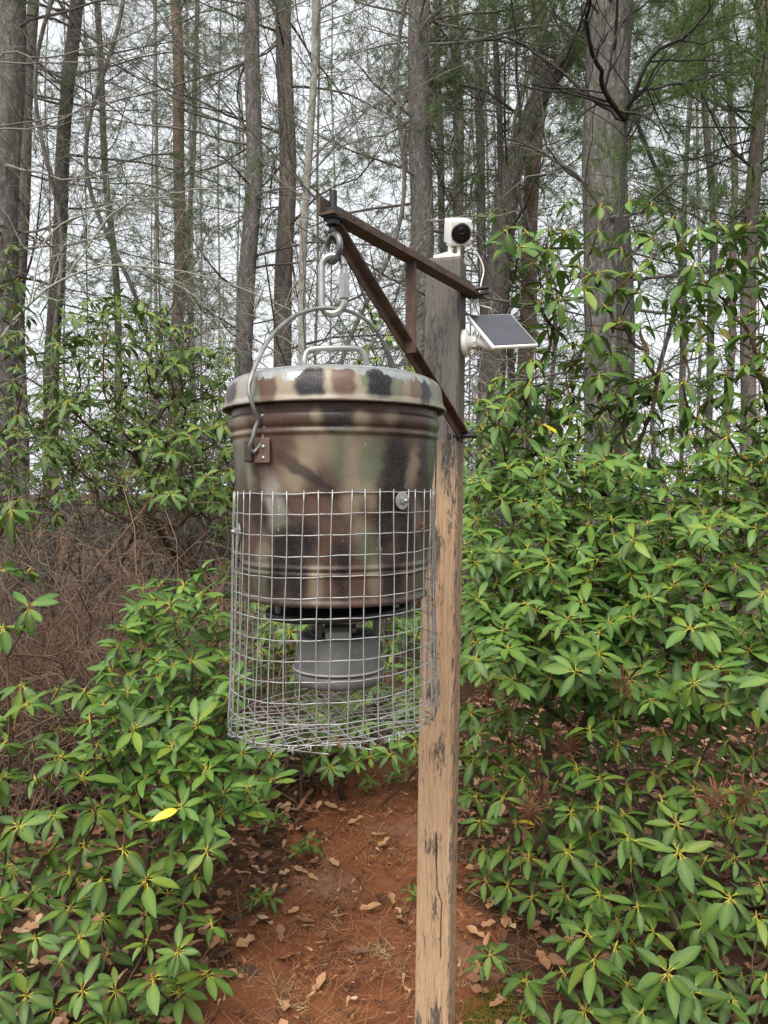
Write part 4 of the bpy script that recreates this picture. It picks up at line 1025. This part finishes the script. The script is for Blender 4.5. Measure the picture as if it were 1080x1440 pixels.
M['ear_dark'] = mat_plain('dark_painted_hinge', (.050, .034, .028), .55, .2, .4, 70, .2)
for sgn in (1, -1):
    t0 = -.655
    er = np.array([math.sin(t0), -math.cos(t0), 0]) * sgn; et = np.array([math.cos(t0), math.sin(t0), 0]) * sgn
    c0 = CAN + er * (.1835 + .0012) + up * (CH + (690 - 634) * 1.245 / F)
    V, f = rbox((.046, .003, .040), .0012, basis(c0, et, er, up)); ear = part('ear', V, f, M['camo_plain'], fd, False)
    V, f = rbox((.017, .009, .037), .003, basis(c0 - et * .020 + er * .0045, et, er, up)); part('hinge_loop', V, f, M['ear_dark'], ear, False)
    for (a, b) in ((.010, .006), (.010, -.012)):
        V, f = solid([(.0035, 0), (.0032, .0015), (.0012, .003)], 12, c0 + et * a + up * b + er * .001, er); part('rivet', V, f, M['zinc_dull'], ear)

# fixing bolts with wide washers
def washer_bolt(x, y, tilt=0):
    d = 1.39; t_ = math.asin(max(-1, min(1, ((x - 470) * MP * (1.235 / 1.39 if abs(x - 470) < 120 else 1)) / (rcan(y) + .004))))
    er = np.array([math.sin(t_), -math.cos(t_), 0]); c0 = CAN + er * (rcan(y) + .0035) + up * zy(y + 0)
    V, f = solid([(.013, 0), (.0145, .0004), (.0145, .0022), (.013, .0026)], 28, c0, er); wb = part('washer', V, f, M['zinc_dull'], fd, False)
    V, f = solid([(.0062, 0), (.0068, .001), (.0068, .006), (.0062, .007)], 6, c0 + er * .0026, er); part('nut', V, f, M['zinc'], wb, False)
    V, f = solid([(.0036, 0), (.0036, .011)], 12, c0 + er * .0026, er); part('bolt_end', V, f, M['zinc'], wb)
washer_bolt(573, 703); washer_bolt(344, 745)
M['black'] = mat_plain('black_plastic', (.012, .012, .013), .55, 0, .3, 50)
M['olive'] = mat_plain('olive_grey_plastic', (.088, .085, .077), .55, 0, .3, 45, .25)
M['greyp'] = mat_plain('pale_grey_plastic', (.30, .29, .28), .55, 0, .15, 40)
# spinner plate and motor housing below the bucket
MC = np.array([CX + .0065, CY, 0])
V, f = solid([(.052, zc(866)), (.056, zc(845))], 40, MC, up); part('funnel', V, f, M['black'], fd)
tl = norm(np.array([-.05, -.0, 1.]))
V, f = solid([(.130, -.006), (.132, -.005), (.132, .005), (.130, .006), (.06, .008)], 56, MC + up * zc(869), tl); sp_ = part('spinner_plate', V, f, M['black'], fd)
for a in (-1.05, 1.05, 2.3, -2.3):
    V, f = tube([MC + [.118 * math.sin(a), -.118 * math.cos(a), zc(843)], MC + [.118 * math.sin(a), -.118 * math.cos(a), zc(869)]], [.0055, .0055], 8); part('plate_leg', V, f, M['greyp'], sp_)
hz = [(.060, zc(901)), (.071, zc(901)), (.0735, zc(904)), (.0765, zc(942)), (.0825, zc(944)), (.0835, zc(946.5)), (.0825, zc(949)), (.0770, zc(949.5)), (.0770, zc(951)), (.0815, zc(951.5)), (.0805, zc(964)), (.078, zc(968)), (.07, zc(969))]
V, f = solid(hz, 64, MC, up); hs_ = part('motor_housing', V, f, M['olive'], fd)
V, f = lathe([(.0826 + .0022 * math.sin(t), zc(946.5) + .0022 * math.cos(t)) for t in np.linspace(0, 2 * math.pi, 9)], 64, MC); part('rim_ring', V, f, M['greyp'], hs_)
for (x, dd) in ((450, 1.35), (529, 1.37)):
    b_ = P(x, 900, dd); V, f = rbox((.010, .012, zc(868) - zc(905)), .002, basis((b_[0], b_[1], (zc(868) + zc(905)) / 2), (1, 0, 0), (0, 1, 0), up)); part('hanger', V, f, M['olive'], hs_)
V, f = rbox((.046, .03, .017), .005, basis(P(476, 893, 1.345), (1, 0, 0), (0, 1, 0), up)); part('battery_grip', V, f, M['greyp'], hs_)
V, f = rbox((.06, .04, .012), .004, basis(P(478, 884, 1.365), (1, 0, 0), (0, 1, 0), up)); part('battery_cap', V, f, M['olive'], hs_)
V, f = solid([(.055, zc(902)), (.050, zc(898)), (.03, zc(896))], 40, MC, up); part('housing_top', V, f, M['black'], hs_)

# wire cage, every wire on its own
cg = bpy.data.objects.new('wire_cage', None); col.objects.link(cg); cg.parent = fd; cg['label'] = 'galvanised square mesh wire cage'
y0_, y1_ = 693, 1004
def cage_pt(a, t, w=0.0):
    r = .1790 + .0075 * t + .0030 * math.sin(3 * a + 4 * t) * t + w
    cx = CX - .0055 * t; sx = math.sin(a)
    z = zy(y0_ + (y1_ - y0_) * t) + (.010 * sx) * (.25 + .75 * max(t, 0) ** 1.5) + .0008 * math.sin(5 * a + 3 * t)
    return np.array([cx + r * sx, CY - r * math.cos(a), z])
NV, NR, wr_ = 44, 13, .00105
for q in range(NV):
    a = 2 * math.pi * (q + .35) / NV + rng.normal(0, .008); ph = rng.uniform(0, 6.28); am = rng.uniform(.0, .010)
    pts = [cage_pt(a + am * math.sin(3 * t + ph) + .006 * math.sin(9 * t + ph), t, .001) for t in np.linspace(-.012, 1.01, 22)]
    V, f = tube(pts, np.full(22, wr_), 5); part('wire', V, f, M['zinc_dull'], cg)
for q in range(NR):
    t = q / (NR - 1); ph = rng.uniform(0, 6.28); aa = np.linspace(0, 2 * math.pi, 90)
    pts = np.array([cage_pt(a, t, -.001) + up * (.0005 * math.sin(7 * a + ph) + .0005 * math.sin(19 * a + 2 * ph)) for a in aa])
    V, f = tube(pts, np.full(90, wr_), 5); part('wire', V, f, M['zinc_dull'], cg)
for layer, (rot, dz, sp) in enumerate(((.33, 0.0, .0255), (-.62, -.006, .0255))):
    for dirn in (0, 1):
        e1 = np.array([math.cos(rot + dirn * math.pi / 2), math.sin(rot + dirn * math.pi / 2), 0]); e2 = np.array([-e1[1], e1[0], 0])
        for q in range(-7, 8):
            off = q * sp + .004; R_ = .188
            if abs(off) > R_ - .02 or (layer and rng.random() < .72): continue
            hl = math.sqrt(R_ ** 2 - off ** 2); us = np.linspace(-hl, hl, 16); ph = rng.uniform(0, 6.28)
            pts = []
            for u_ in us:
                p = e2 * off + e1 * u_; rr = math.hypot(p[0], p[1])
                z = zy(y1_ + 6) + .010 * p[0] / .18 + dz + .0022 * math.sin(16 * u_ + ph) - .004 * (1 - (rr / R_) ** 2) + .002 * math.sin(40 * p[0] + 30 * p[1])
                pts.append([CX - .0055 + p[0], CY + p[1], z])
            if rng.random() < .7:       # ends bent up round the cage
                pts.append([pts[-1][0] - .004 * e1[0], pts[-1][1] - .004 * e1[1], pts[-1][2] + rng.uniform(-.008, .016)]); pts.insert(0, [pts[0][0] + .004 * e1[0], pts[0][1] + .004 * e1[1], pts[0][2] + rng.uniform(-.008, .016)])
            V, f = tube(pts, np.full(len(pts), wr_), 5); part('wire', V, f, M['zinc_dull'], cg)
M['orange_rust'] = mat_plain('rusty_tie_wire', (.26, .10, .04), .8, .2, .4, 80)
for (a, t) in ((1.02, .15), (1.25, .06), (1.35, .5), (1.1, .97), (1.55, .75), (.12, .99)):
    c0 = cage_pt(a, t, .002); pts = c0 + np.stack([.004 * np.cos(np.linspace(0, 11, 22)), -.003 * np.ones(22) + .002 * np.sin(np.linspace(0, 11, 22)), np.linspace(-.008, .008, 22)], -1)
    V, f = tube(pts, np.full(22, .0010), 5); part('tie_wire', V, f, M['orange_rust'], cg)

# ------------------------------------------------------------------ white camera on the post top, its cable, the solar panel
M['white'] = mat_plain('white_plastic', (.74, .73, .69), .42, 0, .04, 25)
M['cream'] = mat_plain('off_white_plastic', (.66, .63, .55), .5, 0, .12, 45)
M['lens'] = mat_plain('black_glossy_lens', (.008, .008, .009), .12, 0, .2, 20)
M['lens_ring'] = mat_plain('lens_ring', (.030, .030, .034), .3, 0, .2, 20)
tp = post_pt(0, 0, ztop)
wc = root('security_camera', tp, 'small white cube security camera on top of the post', 'camera')
V, f = rbox((.066, .060, .010), .003, basis(tp + [.004, -.004, .006], (math.cos(YAW), math.sin(YAW), 0), (-math.sin(YAW), math.cos(YAW), 0), up)); part('base_plate', V, f, M['cream'], wc, False)
V, f = solid([(.030, 0), (.022, .008)], 4, tp + [.002, -.004, .011], up); part('base_collar', V, f, M['cream'], wc, False)
for x_ in (633, 645):
    b_ = P(x_, 356, 1.945); V, f = rbox((.0085, .014, .042), .002, basis(b_, (1, 0, 0), (0, 1, 0), up)); part('stand_prong', V, f, M['cream'], wc)
cc = P(643.5, 325.5, 1.945); fwd = norm(np.array([.20, -.88, -.42])); rgt = norm(np.cross(fwd, up)); upv = np.cross(rgt, fwd)
ro_ = math.radians(5); rgt, upv = rgt * math.cos(ro_) + upv * -math.sin(ro_), upv * math.cos(ro_) + rgt * math.sin(ro_)
# rgt as seen from behind the device; flip for a right-handed basis (x right, y back, z up)
V, f = rbox((.055, .060, .059), .0045, basis(cc, -rgt, -fwd, upv) if np.dot(np.cross(-rgt, -fwd), upv) > 0 else basis(cc, rgt, -fwd, upv), 3); bd = part('camera_body', V, f, M['white'], wc)
fc = cc + fwd * .0305 - upv * .001
V, f = solid([(.0250, 0), (.0250, .002), (.022, .0036), (.012, .0042)], 48, fc, fwd); part('lens_disc', V, f, M['lens'], bd)
V, f = lathe([(.0085, .004), (.0085, .0062), (.0070, .0062), (.0066, .0045)], 32, fc + upv * .007, fwd); part('lens_ring', V, f, M['lens_ring'], bd)
V, f = solid([(.0062, .0042), (.004, .0056)], 24, fc + upv * .007, fwd); part('lens_glass', V, f, M['lens'], bd)
cb = spline([P(660, 346, 1.96), P(668, 352, 1.965), P(677, 368, 1.97), P(680, 382, 1.97), P(677, 396, 1.965), P(675, 408, 1.965), P(671, 424, 1.97), P(669, 430, 1.97), P(673, 441, 1.98), P(680, 455, 2.0), P(684, 470, 2.01)], 50)
V, f = tube(cb, np.full(50, .0019), 7); cab = link('power_cable', mesh('power_cable', V, f, (M['white'],))); tag(cab, 'thin white cable from the camera to solar panel', 'cable')
cb = spline([P(671, 428, 1.97), P(680, 431, 1.97), P(690, 434, 1.98), P(692, 441, 2.0)], 20)
V, f = tube(cb, np.full(20, .0017), 7); cab2 = link('power_cable', mesh('power_cable', V, f, (M['white'],))); tag(cab2, 'short white cable loop behind the solar panel top edge', 'cable')

A = P(657, 443, 1.93); B_ = P(719, 441, 1.985); lo_, hi_ = 1.5, 1.93
for _ in range(40):
    md = (lo_ + hi_) / 2; D_ = P(694, 488, md)
    if np.dot(B_ - A, D_ - A) > 0: hi_ = md
    else: lo_ = md
eAB, eAD = B_ - A, D_ - A
nn = norm(np.cross(eAD, eAB)); nn = nn if nn[2] > 0 else -nn; e1, e2 = norm(eAB), norm(eAD); cp = A + eAB / 2 + eAD / 2
e2 = norm(e2 - e1 * np.dot(e1, e2)); w1, w2 = np.linalg.norm(eAB), np.linalg.norm(eAD)
spn = root('solar_panel', cp, 'small tilted solar panel in a white frame beside the post', 'solar panel')
if np.dot(np.cross(e1, e2), nn) < 0: e1 = -e1
V, f = rbox((w1, w2, .010), .003, basis(cp - nn * .005, e1, e2, nn)); part('frame', V, f, M['white'], spn)
s = N('solar_cells'); s.set(Base_Color=s.ramp(s.noise(9), [(.3, (.030, .030, .038)), (.7, (.045, .045, .056))]), Roughness=.22, Specular_IOR_Level=.5)
V, f = rbox((w1 - .010, w2 - .010, .002), .0005, basis(cp + nn * .0006, e1, e2, nn)); pn = part('cell_panel', V, f, s.m, spn, False)
zb = float(P(655, 484, 1.95)[2]); rn_ = np.array([math.cos(YAW), math.sin(YAW), 0]); bs = post_pt(hs - .001, 0, zb)
V, f = solid([(.032, 0), (.034, .002), (.034, .010), (.031, .014), (.018, .016), (.0165, .03)], 40, bs, rn_); part('mount_base', V, f, M['white'], spn)
V, f = tube(spline([bs + rn_ * .02, bs + rn_ * .045, P(694, 487, 1.90), cp - nn * .012 + e2 * .035 * (1 if e2[2] < 0 else -1)], 16), np.full(16, .0125), 16); part('mount_arm', V, f, M['white'], spn)
V, f = solid([(.014, 0), (.0175, .003), (.0175, .014), (.014, .017)], 8, bs + rn_ * .022, rn_); part('mount_nut', V, f, M['cream'], spn, False)
print('leaf objects', NLEAF[0], 'objects', len(bpy.data.objects), 'tris', sum(len(m.loops) - 2 * len(m.polygons) for m in bpy.data.meshes))
